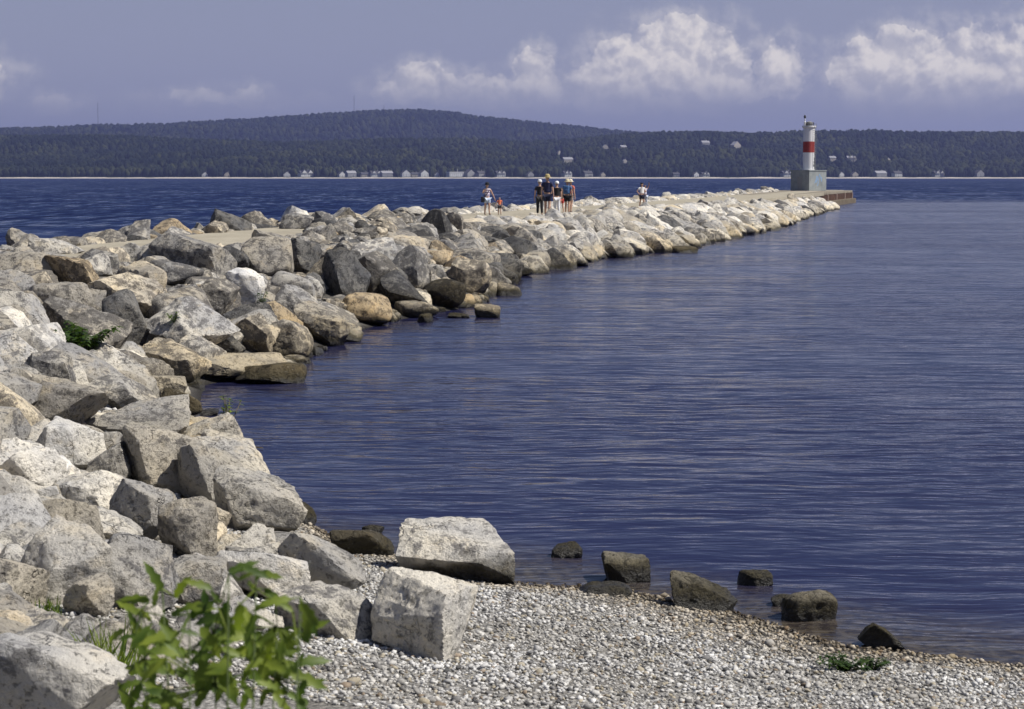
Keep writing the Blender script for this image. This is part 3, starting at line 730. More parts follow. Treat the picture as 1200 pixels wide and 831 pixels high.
for r0, tries in ((0.74, 9000), (0.58, 14000), (0.44, 26000), (0.33, 42000), (0.24, 50000), (0.16, 30000)):
    xs_, ys_ = [], []
    for _ in range(tries):
        y = 10 + (rs.random() ** 1.25) * 276 if r0 > 0.2 else rs.uniform(18, 110); off = rs.uniform(-9, 10)
        if y < 30: x = rs.uniform(-9.5, -0.6)
        elif y < 50: x = rs.uniform(-17, -3.0)
        else: x = path_x(y) + off
        xs_.append(x); ys_.append(y)
    zz_ = land(xs_, ys_)
    for x, y, z in zip(xs_, ys_, zz_):
        if z < -0.30 or (y > 268): continue
        dxp, hw = edge_info(x, y)
        sizef = np.interp(y, [10, 16, 24, 34, 50, 70, 120, 290], [0.60, 0.64, 0.72, 0.80, 0.88, 0.92, 1.05, 1.10]); r = r0 * sizef * rs.uniform(0.9, 1.12)
        if abs(dxp) < hw + r * (0.85 if (y < 62 or y > 84) else 0.3): continue
        if y < 19.5:      # the open pebble beach
            lim = np.interp(y, [9, 12.5, 14, 16, 18, 19.5], [-2.2, -1.75, -1.15, -1.9, -1.75, -1.5])
            if x > lim - r * 0.6: continue
            if r0 > 0.6: continue
        if y < 9.5 and abs(x) < 2.5: continue
        if z < (0.12 if y < 34 else -0.02) : continue
        if y >= 226 and dxp > 0: continue
        kk = 0.70 if r0 > 0.4 else 0.62
        if y < 110 and hidden_by(x, y, z, r): continue
        if not fits(x, y, r, kk): continue
        cell_add(x, y, r); FILL.append((x, y, z, r, dxp, hw))
def pick_tint(x, y, z):
    u_ = rs.random()
    if y < 34: tb = [('pale grey', .34), ('grey', .62), ('near-white', .78), ('mottled grey', .93), ('cream', 1)]
    elif y < 85: tb = [('mottled grey', .38), ('grey', .54), ('dark grey', .70), ('pale grey', .80), ('cream', .91), ('tan', .96), ('near-white', 1)]
    else:
        f = min(1, (y - 85) / 50)
        tb = [('near-white', .30 + .22 * f), ('pale grey', .62 + .10 * f), ('cream', .80 + .06 * f), ('grey', .90 + 0.02 * f), ('mottled grey', .97), ('dark grey', 1)]
    for n, c in tb:
        if u_ <= c: return n
    return 'grey'
FR = []
for (x, y, z, r, dxp, hw) in FILL:
    kind = rs.choice(KINDS); right = dxp > 0
    near_crest = abs(dxp) - hw
    lift = 0.16 * r
    tilt = R(rs.uniform(8, 34)) if y > 85 and right else R(rs.gauss(10 if right else -10, 14))
    rot = (R(rs.gauss(0, 14)), tilt, R(rs.uniform(-50, 30)) if y > 85 else R(rs.uniform(0, 360)))
    if y > 40 and rs.random() < 0.3: rot = (R(rs.gauss(0, 30)), tilt + R(rs.gauss(0, 20)), rot[2])
    half = (r * rs.uniform(1.1, 1.4), r * rs.uniform(0.9, 1.15), r * rs.uniform(0.66, 1.0))
    cz = z + lift
    if y > 34:
        if right:
            hump = float(np.interp(y, [64, 68, 77, 83], [0, 1, 1, 0])) * max(0, 1 - near_crest / 2.6)
            top = (1.68 if y > 66 else (1.62 if y > 50 else 1.92)) + 0.14 * rs.random() - 0.06 * near_crest + 0.70 * hump; cz += hump * 0.5
        else: top = 1.78 + 0.22 * rs.random() + (0.14 if y < 100 else 0)
        cz = min(cz, top - 0.85 * half[2])
    c = Vector((x, y, cz)); px_, py_ = to_px(c)
    vis = (right or near_crest < 1.8 or y < 50) and -20 < px_ < 1220 and 180 < py_ < 860
    score = (r / y if vis else 0.0) * (1.0 if right or y < 50 else 0.8)
    FR.append([score, c, half, rot, kind, pick_tint(x, y, z), px_, py_, right, near_crest, y, z])
FR.sort(key=lambda q: -q[0])
n_single = 300 - len(HERO)
def ordinal(k): return ['', 'first', 'second', 'third', 'fourth', 'fifth', 'sixth', 'seventh', 'eighth', 'ninth', 'tenth', 'eleventh', 'twelfth', 'thirteenth', 'fourteenth'][k]
SH = {'ashlar': 'squared', 'block': 'squared', 'slab': 'slab-like', 'wedge': 'pointed', 'round': 'rounded'}
def row_of(q):
    score, c, half, rot, kind, tint, px_, py_, right, nc, y, z = q
    if y < 34: return 'at the waterline' if z < 0.35 else ('low on near slope' if z < 0.9 else 'high on near slope')
    if not right: return 'lake side of path'
    if nc < 1.9: return 'on the crest'
    if z < 0.42: return 'at the waterline'
    return 'mid-slope'
ZONES = [(60, 'at the left edge'), (150, 'above the green shrub'), (240, 'left of the white block'), (330, 'by the white block'), (450, 'by the black-faced boulder'), (545, 'at the bend'),
         (600, 'below the woman and child'), (690, 'below the walking group'), (790, 'below the pair farther out'), (880, 'between the far pair and lighthouse'), (1300, 'by the lighthouse')]
ZN = [(110, 'near the left edge'), (200, 'around the pitted boulder'), (270, 'left of the sloping slabs'), (1300, 'by the pebble beach')]
singles = FR[:n_single]
keys = {}
for q in singles:
    zs = ZN if q[10] < 34 else ZONES
    zone = [n for lim, n in zs if q[6] <= lim][0]
    k = (q[5], SH[q[4]], row_of(q), zone); keys.setdefault(k, []).append(q)
for k, qs in keys.items():
    qs.sort(key=lambda q: q[6])
    for i, q in enumerate(qs):
        lab = f"{k[0]} {k[1]} boulder {k[2]} {k[3]}"
        if len(qs) > 1:
            end = 'leftmost' if i == 0 else ('rightmost' if i == len(qs) - 1 else ordinal(i + 1) + ' from left')
            lab += f", {end}"
        q.append(lab)
for q in singles:
    d_ = q[10]; add_rock(q[1], q[2], q[3], q[4], q[5], q[12], G_NEAR if d_ < 34 else G_RIP, sub=5 if d_ < 40 else 4)
# the remaining stones, one mesh
VV, FF, TT = [], [], []; base_i = 0
rest_cache = {}
for q in FR[n_single:]:
    score, c, half, rot, kind, tint = q[:6]; y = q[10]
    if score <= 0 and y > 52 and (q[6] < -20 or rs.random() < 0.55): continue
    sub = 3 if (score > 0 and y < 140 or (score > 0 and y < 45)) else 2
    if score > 0 and y < 75: sub = 4 if q[2][0] > 0.55 else 3
    if q[2][0] < 0.30 and y > 34: sub = 2
    idx = rs.randrange(5); k = (kind, idx, sub)
    if k not in rest_cache: rest_cache[k] = rock_shape(1000 + idx * 13 + len(kind) * 101, KDIM[kind], sub, kind)
    V, F = rest_cache[k]; kd = KDIM[kind]
    Mr = np.array(Euler(rot).to_matrix()); Vt = (V * [half[i] / kd[i] for i in range(3)]) @ Mr.T + np.array(c)
    VV.append(Vt); FF.append(F + base_i); base_i += len(V)
    t = np.array(TINT[tint]) * (1 + rs.uniform(-0.1, 0.1)); TT.append(np.tile(np.append(t, rs.random()), (len(V), 1)))
st = link('riprap_stones', np_mesh('riprap_stones', np.concatenate(VV), np.concatenate(FF), True, np.concatenate(TT)), M_ROCKS)
tag(st, 'smaller and farther riprap stones filling the slopes of the breakwater', 'riprap', kind='stuff')
print('rocks', len(HERO), len(FR), 'stuff tris', sum(len(f) for f in FF))

# ------------------------------------------------------------------ pebbles of the beach
def pebble_field():
    rg = np.random.RandomState(3); base = []
    D, F = ICO[1]
    for k in range(8):
        V = D * (1 + 0.22 * rg.normal(0, 1, len(D)))[:, None].clip(0.6, 1.35); base.append(V)
    P = []
    def scatter(n, x0, x1, y0, y1, smin, smax, zmin=-0.06):
        x = rg.uniform(x0, x1, n); y = rg.uniform(y0, y1, n); z = land(x, y) + vnoise(np.stack([x * 0.9, y * 0.9, x * 0], 1), 3) * 0.03
        k = (z > zmin) & (x > -0.27 * y - 0.4) & (x < 0.27 * y + 0.4)
        s = rg.uniform(0, 1, n) ** 2.2 * (smax - smin) + smin
        P.append(np.stack([x[k], y[k], z[k], s[k]], 1))
    scatter(74000, -3.2, 5.0, 10.6, 21.0, 0.008, 0.020)
    scatter(2600, -3.2, 5.0, 10.6, 21.0, 0.018, 0.034)
    scatter(6000, -8.0, -2.0, 17.0, 30.0, 0.02, 0.06, 0.15)
    P = np.concatenate(P); n = len(P); print('pebbles', n)
    # keep clear of what is far below the lowest visible line
    V = np.empty((n, 12, 3)) if False else None
    m = len(D); which = rg.randint(0, 8, n); B = np.array(base)[which]
    dims = np.stack([rg.uniform(0.9, 1.5, n), rg.uniform(0.7, 1.1, n), rg.uniform(0.45, 0.8, n)], 1)
    B = B * dims[:, None, :]
    a = rg.uniform(0, 2 * np.pi, n); tl = rg.normal(0, 0.5, n)
    ca, sa, ct, s_t = np.cos(a), np.sin(a), np.cos(tl), np.sin(tl)
    X = B[:, :, 0]; Y = B[:, :, 1] * ct[:, None] - B[:, :, 2] * s_t[:, None]; Z = B[:, :, 1] * s_t[:, None] + B[:, :, 2] * ct[:, None]
    X2 = X * ca[:, None] - Y * sa[:, None]; Y2 = X * sa[:, None] + Y * ca[:, None]
    V = np.stack([X2, Y2, Z], 2) * P[:, 3][:, None, None] + P[:, None, :3]
    V[:, :, 2] += (P[:, 3] * rg.uniform(0.0, 0.7, n))[:, None]
    Fq = (F[None] + (np.arange(n) * m)[:, None, None]).reshape(-1, 3)
    pal = np.array([(0.74, 0.73, 0.70), (0.62, 0.61, 0.585), (0.48, 0.475, 0.46), (0.80, 0.79, 0.76), (0.50, 0.45, 0.35), (0.24, 0.235, 0.23), (0.11, 0.11, 0.11), (0.36, 0.29, 0.22)])
    c = pal[rg.choice(8, n, p=[.20, .22, .20, .10, .09, .11, .05, .03])] * rg.uniform(0.76, 1.08, n)[:, None]
    return np_mesh('pebbles', V.reshape(-1, 3), Fq, False, np.repeat(c, m, 0))
pb = link('pebbles', pebble_field(), pebble_mat()); tag(pb, 'pale grey and white pebbles covering the small beach', 'pebbles', kind='stuff')

# ------------------------------------------------------------------ pier head and light
M_CONC = concrete_mat('pier_concrete', (0.20, 0.17, 0.13), (0.31, 0.28, 0.22), 0.6)
M_CONCD = concrete_mat('pier_concrete_low', (0.10, 0.08, 0.055), (0.21, 0.175, 0.125), 1.5)
M_RUST = concrete_mat('rusty_panel', (0.05, 0.028, 0.02), (0.11, 0.06, 0.04), 1.2)
M_POST = concrete_mat('pier_post', (0.36, 0.27, 0.22), (0.46, 0.37, 0.31), 1.2)
A = at_z(999, 223.2, 1.66); B_ = at_z(932, 228.3, 1.66)
A = Vector((A.x, A.y, 0)); B_ = Vector((B_.x, B_.y, 0))
dirv = (A - B_).normalized(); side = Vector((-dirv.y, dirv.x, 0))   # side points away from the viewer (lake side)
ang = math.atan2(dirv.y, dirv.x); L = (A - B_).length
pier = empty('pier_head', (B_.x, B_.y, 0), ang); tag(pier, 'concrete pier head with dark recessed panels under the lighthouse', 'pier')
Wd = 11.0
bm = bmesh.new(); box(bm, -6, L, 0, Wd, 1.38, 1.668); build('deck', bm, M_CONC, pier, bevel=0.03)
bm = bmesh.new(); box(bm, -6, L - 0.1, 0.12, Wd - 0.12, 0.5, 1.376); build('core', bm, M_CONCD, pier)
bm = bmesh.new(); box(bm, -6, L + 0.05, -0.5, Wd + 0.2, -1.2, 0.62); build('footing', bm, M_CONCD, pier, bevel=0.04)
nb = 6; pw_ = (L - 0.5) / nb
for k in range(nb + 1):
    x0 = k * pw_
    bm = bmesh.new(); box(bm, x0, x0 + 0.5, -0.06, 0.11, 0.625, 1.376); build('post', bm, M_POST, pier, bevel=0.015)
    if k < nb:
        bm = bmesh.new(); box(bm, x0 + 0.503, x0 + pw_ - 0.003, 0.03, 0.115, 0.63, 1.37); build('panel', bm, M_RUST, pier)
for k in range(3):
    bm = bmesh.new(); box(bm, L - 0.095, L + 0.0, 1.2 + k * 3.4, 4.0 + k * 3.4, 0.63, 1.37); build('panel', bm, M_RUST, pier)
# lighthouse
M_WHITE = concrete_mat('white_paint', (0.80, 0.79, 0.78), (0.88, 0.87, 0.85), 0.7)
M_RED = concrete_mat('red_paint', (0.33, 0.055, 0.05), (0.42, 0.085, 0.07), 0.8)
M_BASE = concrete_mat('base_paint', (0.235, 0.26, 0.265), (0.33, 0.355, 0.355), 1.0)
M_IRON = flat_mat('dark_iron', (0.06, 0.06, 0.055), 0.6)
M_GREY = flat_mat('grey_metal', (0.25, 0.25, 0.24), 0.5)
M_BLUE = flat_mat('blue_paint', (0.23, 0.35, 0.52), 0.7)
lp = at_z(947.3, 223.6, 1.67); lrot = R(39)
lh = empty('lighthouse', (lp.x, lp.y, 1.668), lrot); tag(lh, 'white cylindrical lighthouse with one red band on a square grey base', 'lighthouse')
ps = lp.y / FPX
bw = 3.35; bh = 23.0 * ps; tr_ = 6.75 * ps; th = 53.0 * ps
bm = bmesh.new(); box(bm, -bw/2, bw/2, -bw/2, bw/2, 0, bh); base_o = build('base', bm, M_BASE, lh, bevel=0.04)
bm = bmesh.new(); box(bm, -bw/2 - 0.06, bw/2 + 0.06, -bw/2 - 0.06, bw/2 + 0.06, bh + 0.003, bh + 0.12); build('base_cap', bm, M_BASE, lh)
z0 = bh + 0.12; z1 = bh + th * 0.405; z2 = bh + th * 0.645; z3 = bh + th * 0.93
bm = bmesh.new(); lathe(bm, [(0, z0), (tr_ + 0.04, z0), (tr_ + 0.04, z0 + 0.12), (tr_, z0 + 0.14), (tr_, z1), (0, z1)], 40); build('tower', bm, M_WHITE, lh, smooth=False)
bm = bmesh.new(); lathe(bm, [(0, z1 + .002), (tr_ + 0.012, z1 + .002), (tr_ + 0.012, z2), (0, z2)], 40); build('red_band', bm, M_RED, lh)
bm = bmesh.new(); lathe(bm, [(0, z2 + .002), (tr_, z2 + .002), (tr_, z3), (tr_ * 1.06, z3 + 0.1), (tr_ * 1.22, z3 + 0.18), (tr_ * 1.22, z3 + 0.36), (0, z3 + 0.36)], 40); build('upper_tower', bm, M_WHITE, lh)
ga = empty('gallery', (0, 0, z3 + 0.36), 0, lh)
bm = bmesh.new()
for k in range(14):
    a = 2 * math.pi * k / 14; tube(bm, [(tr_ * .78 * math.cos(a), tr_ * .78 * math.sin(a), 0), (tr_ * .78 * math.cos(a), tr_ * .78 * math.sin(a), 0.42)], 0.025, 5)
for zz in (0.22, 0.42): tube(bm, [(tr_ * .78 * math.cos(2*math.pi*k/24), tr_ * .78 * math.sin(2*math.pi*k/24), zz) for k in range(25)], 0.03, 5)
build('railing', bm, M_IRON, ga)
bm = bmesh.new(); lathe(bm, [(0, 0), (0.42, 0), (0.42, 0.30), (0.5, 0.32), (0.42, 0.5), (0.15, 0.58), (0, 0.6)], 20); build('lantern', bm, M_GREY, ga)
mx = Matrix.Rotation(-lrot, 3, 'Z') @ Vector((-tr_ * 0.78, -0.2, 0))
mz = z3 + 0.36
bm = bmesh.new(); lathe(bm, [(0, 0), (0.16, 0), (0.16, 0.5), (0.07, 0.55), (0.07, 1.0), (0, 1.0)], 10); mo = build('beacon_mast', bm, M_WHITE, lh); mo.location = (mx.x, mx.y, mz)
bm = bmesh.new(); lathe(bm, [(0, 0.0), (0.14, 0.02), (0.18, 0.2), (0.12, 0.38), (0, 0.42)], 12); b2 = build('beacon', bm, M_IRON, mo); b2.location = (0, 0, 1.0)
# ladder on the right side of the tower
la = R(-35) ; lx, ly = tr_ * math.cos(la - lrot), tr_ * math.sin(la - lrot)
ld = empty('ladder', (0, 0, 0), 0, lh)
nrm = Vector((math.cos(la - lrot), math.sin(la - lrot), 0)); tn = Vector((-nrm.y, nrm.x, 0))
for s in (-1, 1):
    bm = bmesh.new(); p = nrm * (tr_ + 0.16) + tn * 0.2 * s; tube(bm, [(p.x, p.y, z0 + 0.02), (p.x, p.y, z3 + 0.75)], 0.028, 6); build('rail', bm, M_GREY, ld)
for k in range(24):
    bm = bmesh.new(); p = nrm * (tr_ + 0.16); zk = z0 + 0.15 + k * (z3 + 0.6 - z0) / 24
    tube(bm, [tuple(p - tn * 0.2 + Vector((0, 0, zk))), tuple(p + tn * 0.2 + Vector((0, 0, zk)))], 0.02, 5); build('rung', bm, M_GREY, ld)
# number plates / dark marks low on the tower
for k, (dz_, da) in enumerate(((0.75, 18), (0.35, 14), (1.2, 22))):
    a = R(-62 + 12) - lrot + R(da); p = Vector((math.cos(a), math.sin(a), 0)) * (tr_ + 0.01)
    bm = bmesh.new(); Mx = Matrix.Translation((p.x, p.y, z0 + dz_ + 0.3)) @ Matrix.Rotation(a, 4, 'Z'); box(bm, 0, 0.03, -0.13, 0.13, -0.12, 0.12, Mx); build('plate', bm, M_IRON, lh)
# door on the shaded face of the base
bm = bmesh.new(); box(bm, -bw/2 - 0.03, -bw/2 - 0.002, -0.4, 0.4, 0.0, 1.9); build('door', bm, M_GREY, lh, bevel=0.01)
# blue spray paint scribble on the lit face (face -y of the base)
gr = random.Random(2); bm = bmesh.new()
for (gx, gz, n, s) in ((-0.35, 1.45, 9, 0.55), (0.1, 1.1, 8, 0.45), (0.55, 1.5, 7, 0.4), (0.3, 1.9, 6, 0.35), (-0.1, 1.75, 6, 0.5)):
    pts = [(gx + gr.uniform(-s, s) * 0.6, -bw/2 - 0.004, gz + gr.uniform(-s, s)) for _ in range(n)]
    for a_, b_ in zip(pts, pts[1:]):
        a3, b3 = Vector(a_), Vector(b_); dd = (b3 - a3).normalized(); nn = Vector((-dd.z, 0, dd.x)) * 0.06
        off = Vector((0, -0.0006 * len(bm.verts) / 4, 0))
        bm.faces.new([bm.verts.new(q + off) for q in (a3 - nn, b3 - nn, b3 + nn, a3 + nn)])
build('graffiti', bm, M_BLUE, base_o)

# ------------------------------------------------------------------ people
def skin_mesh(name, nodes, edges, mat, parent, sub=1):
    """nodes: {key: (x, y, z, rx, ry)}; a continuous body grown round a skeleton"""
    ks = list(nodes); me = bpy.data.meshes.new(name)
    me.from_pydata([nodes[k][:3] for k in ks], [(ks.index(a), ks.index(b)) for a, b in edges], [])
    o = bpy.data.objects.new(name, me); COL.objects.link(o)
    m = o.modifiers.new('s', 'SKIN'); m.branch_smoothing = 0.6
    for i, k in enumerate(ks):
        sv = me.skin_vertices[0].data[i]; n = nodes[k]; sv.radius = (n[3], n[4] if len(n) > 4 else n[3]); sv.use_root = (i == 0)
    s = o.modifiers.new('u', 'SUBSURF'); s.levels = sub; s.render_levels = sub
    dg = bpy.context.evaluated_depsgraph_get(); me2 = bpy.data.meshes.new_from_object(o.evaluated_get(dg)); me2.name = name
    bpy.data.objects.remove(o); bpy.data.meshes.remove(me)
    me2.materials.clear(); me2.materials.append(mat); me2.polygons.foreach_set('use_smooth', np.ones(len(me2.polygons), bool))
    return link(name, me2, None, parent)
MC = {}
def cloth(col, name='cloth'):
    k = (name, col)
    if k not in MC: MC[k] = flat_mat(name, col, 0.85, 0.15, 14.0, bump=0.3, bscale=20)
    return MC[k]
SKIN = (0.50, 0.31, 0.22); SKIND = (0.30, 0.17, 0.11)
def person(px, py, h, yaw, label, top, bottom, shorts=True, skin=SKIN, hair=(0.03, 0.02, 0.015), hat=None, hat_kind='cap', armL='down', armR='down', step=0.1, bag=None, longhair=False, shift=0.0, sleeves=True, stripes=None, z=1.668):
    g = at_z(px, py, z); root = empty('person', (g.x, g.y, z), R(yaw)); tag(root, label, 'person')
    k = h / 1.72; n = {}
    def N(key, x, y, zz, r, r2=None): n[key] = (x * k, y * k, zz * k, r * k, (r2 or r) * k)
    # local: faces -Y when yaw = 0
    N('pelvis', 0, 0, 0.93, 0.155, 0.115); N('waist', 0, 0, 1.08, 0.135, 0.10); N('chest', 0, 0.01, 1.27, 0.165, 0.115); N('neckb', 0, 0.015, 1.40, 0.10, 0.08)
    N('neck', 0, 0.01, 1.47, 0.055, 0.055); N('chin', 0, -0.012, 1.53, 0.068, 0.075); N('head', 0, -0.005, 1.61, 0.085, 0.098); N('crown', 0, 0.0, 1.675, 0.06, 0.07)
    E = [('pelvis', 'waist'), ('waist', 'chest'), ('chest', 'neckb'), ('neckb', 'neck'), ('neck', 'chin'), ('chin', 'head'), ('head', 'crown')]
    LEG = {}
    for s, t in ((1, 'L'), (-1, 'R')):
        st = step * s
        N('hip' + t, .09 * s, 0, .86, .095); N('knee' + t, .095 * s, -st * .6 - .02, .49, .060); N('calf' + t, .095 * s, -st * .7 + .02, .36, .058); N('ankle' + t, .10 * s, -st + .03, .085, .038)
        N('heel' + t, .10 * s, -st + .05, .035, .032); N('ball' + t, .105 * s, -st - .09, .032, .040, .028); N('toe' + t, .107 * s, -st - .15, .026, .030, .02)
        E += [('pelvis', 'hip' + t), ('hip' + t, 'knee' + t), ('knee' + t, 'calf' + t), ('calf' + t, 'ankle' + t), ('ankle' + t, 'heel' + t), ('heel' + t, 'ball' + t), ('ball' + t, 'toe' + t)]
        arm = armL if s == 1 else armR
        sh = Vector((.185 * s, .01, 1.375))
        if arm == 'down': el = sh + Vector((.05 * s, .02, -.29)); wr = el + Vector((.02 * s, -.05, -.25)); hd = Vector((0, -.02, -1))
        elif arm == 'face': el = sh + Vector((.10 * s, -.12, -.20)); wr = el + Vector((-.14 * s, -.14, .24)); hd = Vector((-.3 * s, -.1, 1))
        elif arm == 'up': el = sh + Vector((.14 * s, -.08, .10)); wr = el + Vector((.0, -.08, .25)); hd = Vector((0, 0, 1))
        elif arm == 'out': el = sh + Vector((.13 * s, 0, -.25)); wr = el + Vector((.10 * s, -.03, -.22)); hd = Vector((.3 * s, 0, -1))
        elif arm == 'hip': el = sh + Vector((.18 * s, .06, -.22)); wr = el + Vector((-.14 * s, -.08, -.17)); hd = Vector((-.8 * s, -.3, -.5))
        elif arm == 'hold': el = sh + Vector((.06 * s, -.06, -.27)); wr = el + Vector((-.08 * s, -.22, .05)); hd = Vector((-.6 * s, -.8, .1))
        hd.normalize()
        N('sh' + t, sh.x, sh.y, sh.z, .058); N('el' + t, el.x, el.y, el.z, .042); N('wr' + t, wr.x, wr.y, wr.z, .027)
        pm = wr + hd * .06; N('pm' + t, pm.x, pm.y, pm.z, .036, .020)
        E += [('neckb', 'sh' + t), ('sh' + t, 'el' + t), ('el' + t, 'wr' + t), ('wr' + t, 'pm' + t)]
        ac = hd.cross(Vector((0, 1, 0.01))).normalized() if abs(hd.y) < .7 else Vector((1, 0, 0))
        if abs(hd.z) > .8: ac = Vector((0, 1, 0)) * (1 if s > 0 else 1)
        for f_, (o_, l_) in enumerate(((-.030, .075), (-.010, .088), (.010, .082), (.030, .064))):
            a_ = pm + ac * o_ + hd * .03; b_ = a_ + hd * l_ * .6; c_ = b_ + (hd * .8 + Vector((-.35 * s, 0, 0))).normalized() * l_ * .4
            for nm, p_, r_ in (('a', a_, .011), ('b', b_, .009), ('c', c_, .007)): N(f'f{f_}{nm}{t}', p_.x, p_.y, p_.z, r_)
            E += [('pm' + t, f'f{f_}a{t}'), (f'f{f_}a{t}', f'f{f_}b{t}'), (f'f{f_}b{t}', f'f{f_}c{t}')]
        th_ = wr + hd * .025 - ac * .035; th2 = th_ + (hd - ac * .5).normalized() * .04
        N('t1' + t, th_.x, th_.y, th_.z, .013); N('t2' + t, th2.x, th2.y, th2.z, .010); E += [('wr' + t, 't1' + t), ('t1' + t, 't2' + t)]
    N('nose', 0, -.112, 1.60, .014); E.append(('head', 'nose'))
    for s, t in ((1, 'L'), (-1, 'R')): N('ear' + t, .092 * s, .012, 1.605, .016, .022); E.append(('head', 'ear' + t))
    M_S = cloth(skin, 'skin')
    body = skin_mesh('body', n, E, M_S, root)
    def sub_nodes(keys, grow, over={}):
        out = {}
        for kk in keys: q = n[kk]; out[kk] = (q[0], q[1], q[2], q[3] + grow * k, q[4] + grow * k)
        out.update(over); return out
    # shirt
    def lerp(a, b, f): return tuple(n[a][i] * (1 - f) + n[b][i] * f for i in range(5))
    sn = sub_nodes(['chest', 'pelvis', 'waist', 'neckb'], .022); q = sn['pelvis']; sn['pelvis'] = (q[0], q[1], q[2] + .04 * k, q[3], q[4])
    q = sn['neckb']; sn['neckb'] = (q[0], q[1], q[2], q[3] * .9, q[4] * .9)
    se = [('pelvis', 'waist'), ('waist', 'chest'), ('chest', 'neckb')]
    for t in 'LR':
        sn['sh' + t] = tuple(n['sh' + t][i] + (.014 * k if i > 2 else 0) for i in range(5)); se.append(('neckb', 'sh' + t))
        if sleeves:
            q = lerp('sh' + t, 'el' + t, .55); sn['sl' + t] = (*q[:3], q[3] + .02 * k, q[4] + .02 * k); se.append(('sh' + t, 'sl' + t))
    shirt = skin_mesh('shirt', sn, se, cloth(top), root)
    if stripes:
        ms, ts, p_ = new_mat('striped_shirt'); zc = ts.xyz(ts.node('ShaderNodeTexCoord').outputs['Object'])[2]
        wv_ = ts.math('SINE', ts.math('MULTIPLY', zc, 48.0 / k)); ts.set(p_, 'Base Color', ts.mix(ts.ramp(wv_, 0.15, 0.35), top, stripes)); ts.set(p_, 'Roughness', .9); shirt.data.materials[0] = ms
    bn = sub_nodes(['pelvis'], .026); be = []
    for t in 'LR':
        bn['hip' + t] = tuple(n['hip' + t][i] + (.028 * k if i > 2 else 0) for i in range(5)); be.append(('pelvis', 'hip' + t))
        if shorts: q = lerp('hip' + t, 'knee' + t, .72); bn['hem' + t] = (*q[:3], .088 * k, .088 * k); be.append(('hip' + t, 'hem' + t))
        else:
            for a_, b_, r_ in (('hip', 'knee', .082), ('knee', 'calf', .078), ('calf', 'ankle', .058)):
                q = n[b_ + t]; bn[b_ + t] = (*q[:3], r_ * k, r_ * k); be.append((a_ + t, b_ + t))
    skin_mesh('shorts' if shorts else 'trousers', bn, be, cloth(bottom), root)
    for s, t in ((1, 'L'), (-1, 'R')):
        fn = {kk: (*n[kk + t][:3], n[kk + t][3] + .012 * k, n[kk + t][4] + .010 * k) for kk in ('heel', 'ball', 'toe')}
        skin_mesh('shoe', fn, [('heel', 'ball'), ('ball', 'toe')], cloth((0.05, 0.05, 0.055) if shorts is False else (0.10, 0.09, 0.09)), root)
    # hair, hat, eyes
    hn = {'a': (0, .022 * k, 1.615 * k, .093 * k, .098 * k), 'b': (0, .014 * k, 1.68 * k, .068 * k, .075 * k)}; he = [('a', 'b')]
    if longhair: hn['c'] = (0, .06 * k, 1.50 * k, .075 * k, .05 * k); hn['d'] = (0, .075 * k, 1.38 * k, .06 * k, .035 * k); he += [('a', 'c'), ('c', 'd')]
    skin_mesh('hair', hn, he, cloth(hair, 'hair'), root)
    for s in (-1, 1):
        bm = bmesh.new(); bmesh.ops.create_icosphere(bm, subdivisions=1, radius=.011 * k); e = build('eye', bm, cloth((0.02, 0.015, 0.01), 'eye'), root, True); e.location = (.032 * s * k, -.098 * k, 1.622 * k)
    if hat:
        ho_ = None
        bm = bmesh.new(); lathe(bm, [(.112 * k, 0), (.115 * k, .04 * k), (.10 * k, .10 * k), (.06 * k, .135 * k), (0, .145 * k)], 18); ho_ = build('hat', bm, cloth(hat), root, True); ho_.location = (0, .004 * k, 1.645 * k)
        bm = bmesh.new()
        if hat_kind == 'brim': lathe(bm, [(.105 * k, .01 * k), (.19 * k, -.012 * k), (.192 * k, -.004 * k), (.105 * k, .022 * k)], 20)
        else:
            vs = [bm.verts.new((.10 * k * math.cos(a), -.02 * k - .17 * k * math.sin(a), .006 * k - (.02 * k if 0.4 < a < 2.7 else 0))) for a in [math.pi * i / 8 for i in range(9)]]
            f = bm.faces.new(vs); r_ = bmesh.ops.extrude_face_region(bm, geom=[f]); bmesh.ops.translate(bm, vec=(0, 0, .012 * k), verts=[v_ for v_ in r_['geom'] if isinstance(v_, bmesh.types.BMVert)])
        build('brim', bm, cloth(hat), ho_, True)
    if bag == 'backpack':
        bp = tag(empty('backpack', (g.x, g.y, z), R(yaw)), 'blue backpack on the back of the walker in a cream hat', 'backpack')
        bm = bmesh.new(); box(bm, -.15 * k, .15 * k, .135 * k, .30 * k, 1.02 * k, 1.44 * k); build('pack', bm, cloth((0.06, 0.14, 0.30)), bp, True, bevel=.05 * k)
        bm = bmesh.new(); box(bm, -.10 * k, .10 * k, .30 * k, .345 * k, 1.06 * k, 1.24 * k); build('pocket', bm, cloth((0.05, 0.10, 0.22)), bp, True, bevel=.018 * k)
        for s in (-1, 1):
            bm = bmesh.new(); tube(bm, [(.10 * s * k, .14 * k, 1.44 * k), (.115 * s * k, .03 * k, 1.485 * k), (.115 * s * k, -.11 * k, 1.40 * k), (.12 * s * k, -.13 * k, 1.2 * k), (.13 * s * k, .13 * k, 1.06 * k)], .018 * k, 6); build('strap', bm, cloth((0.03, 0.06, 0.13)), bp)
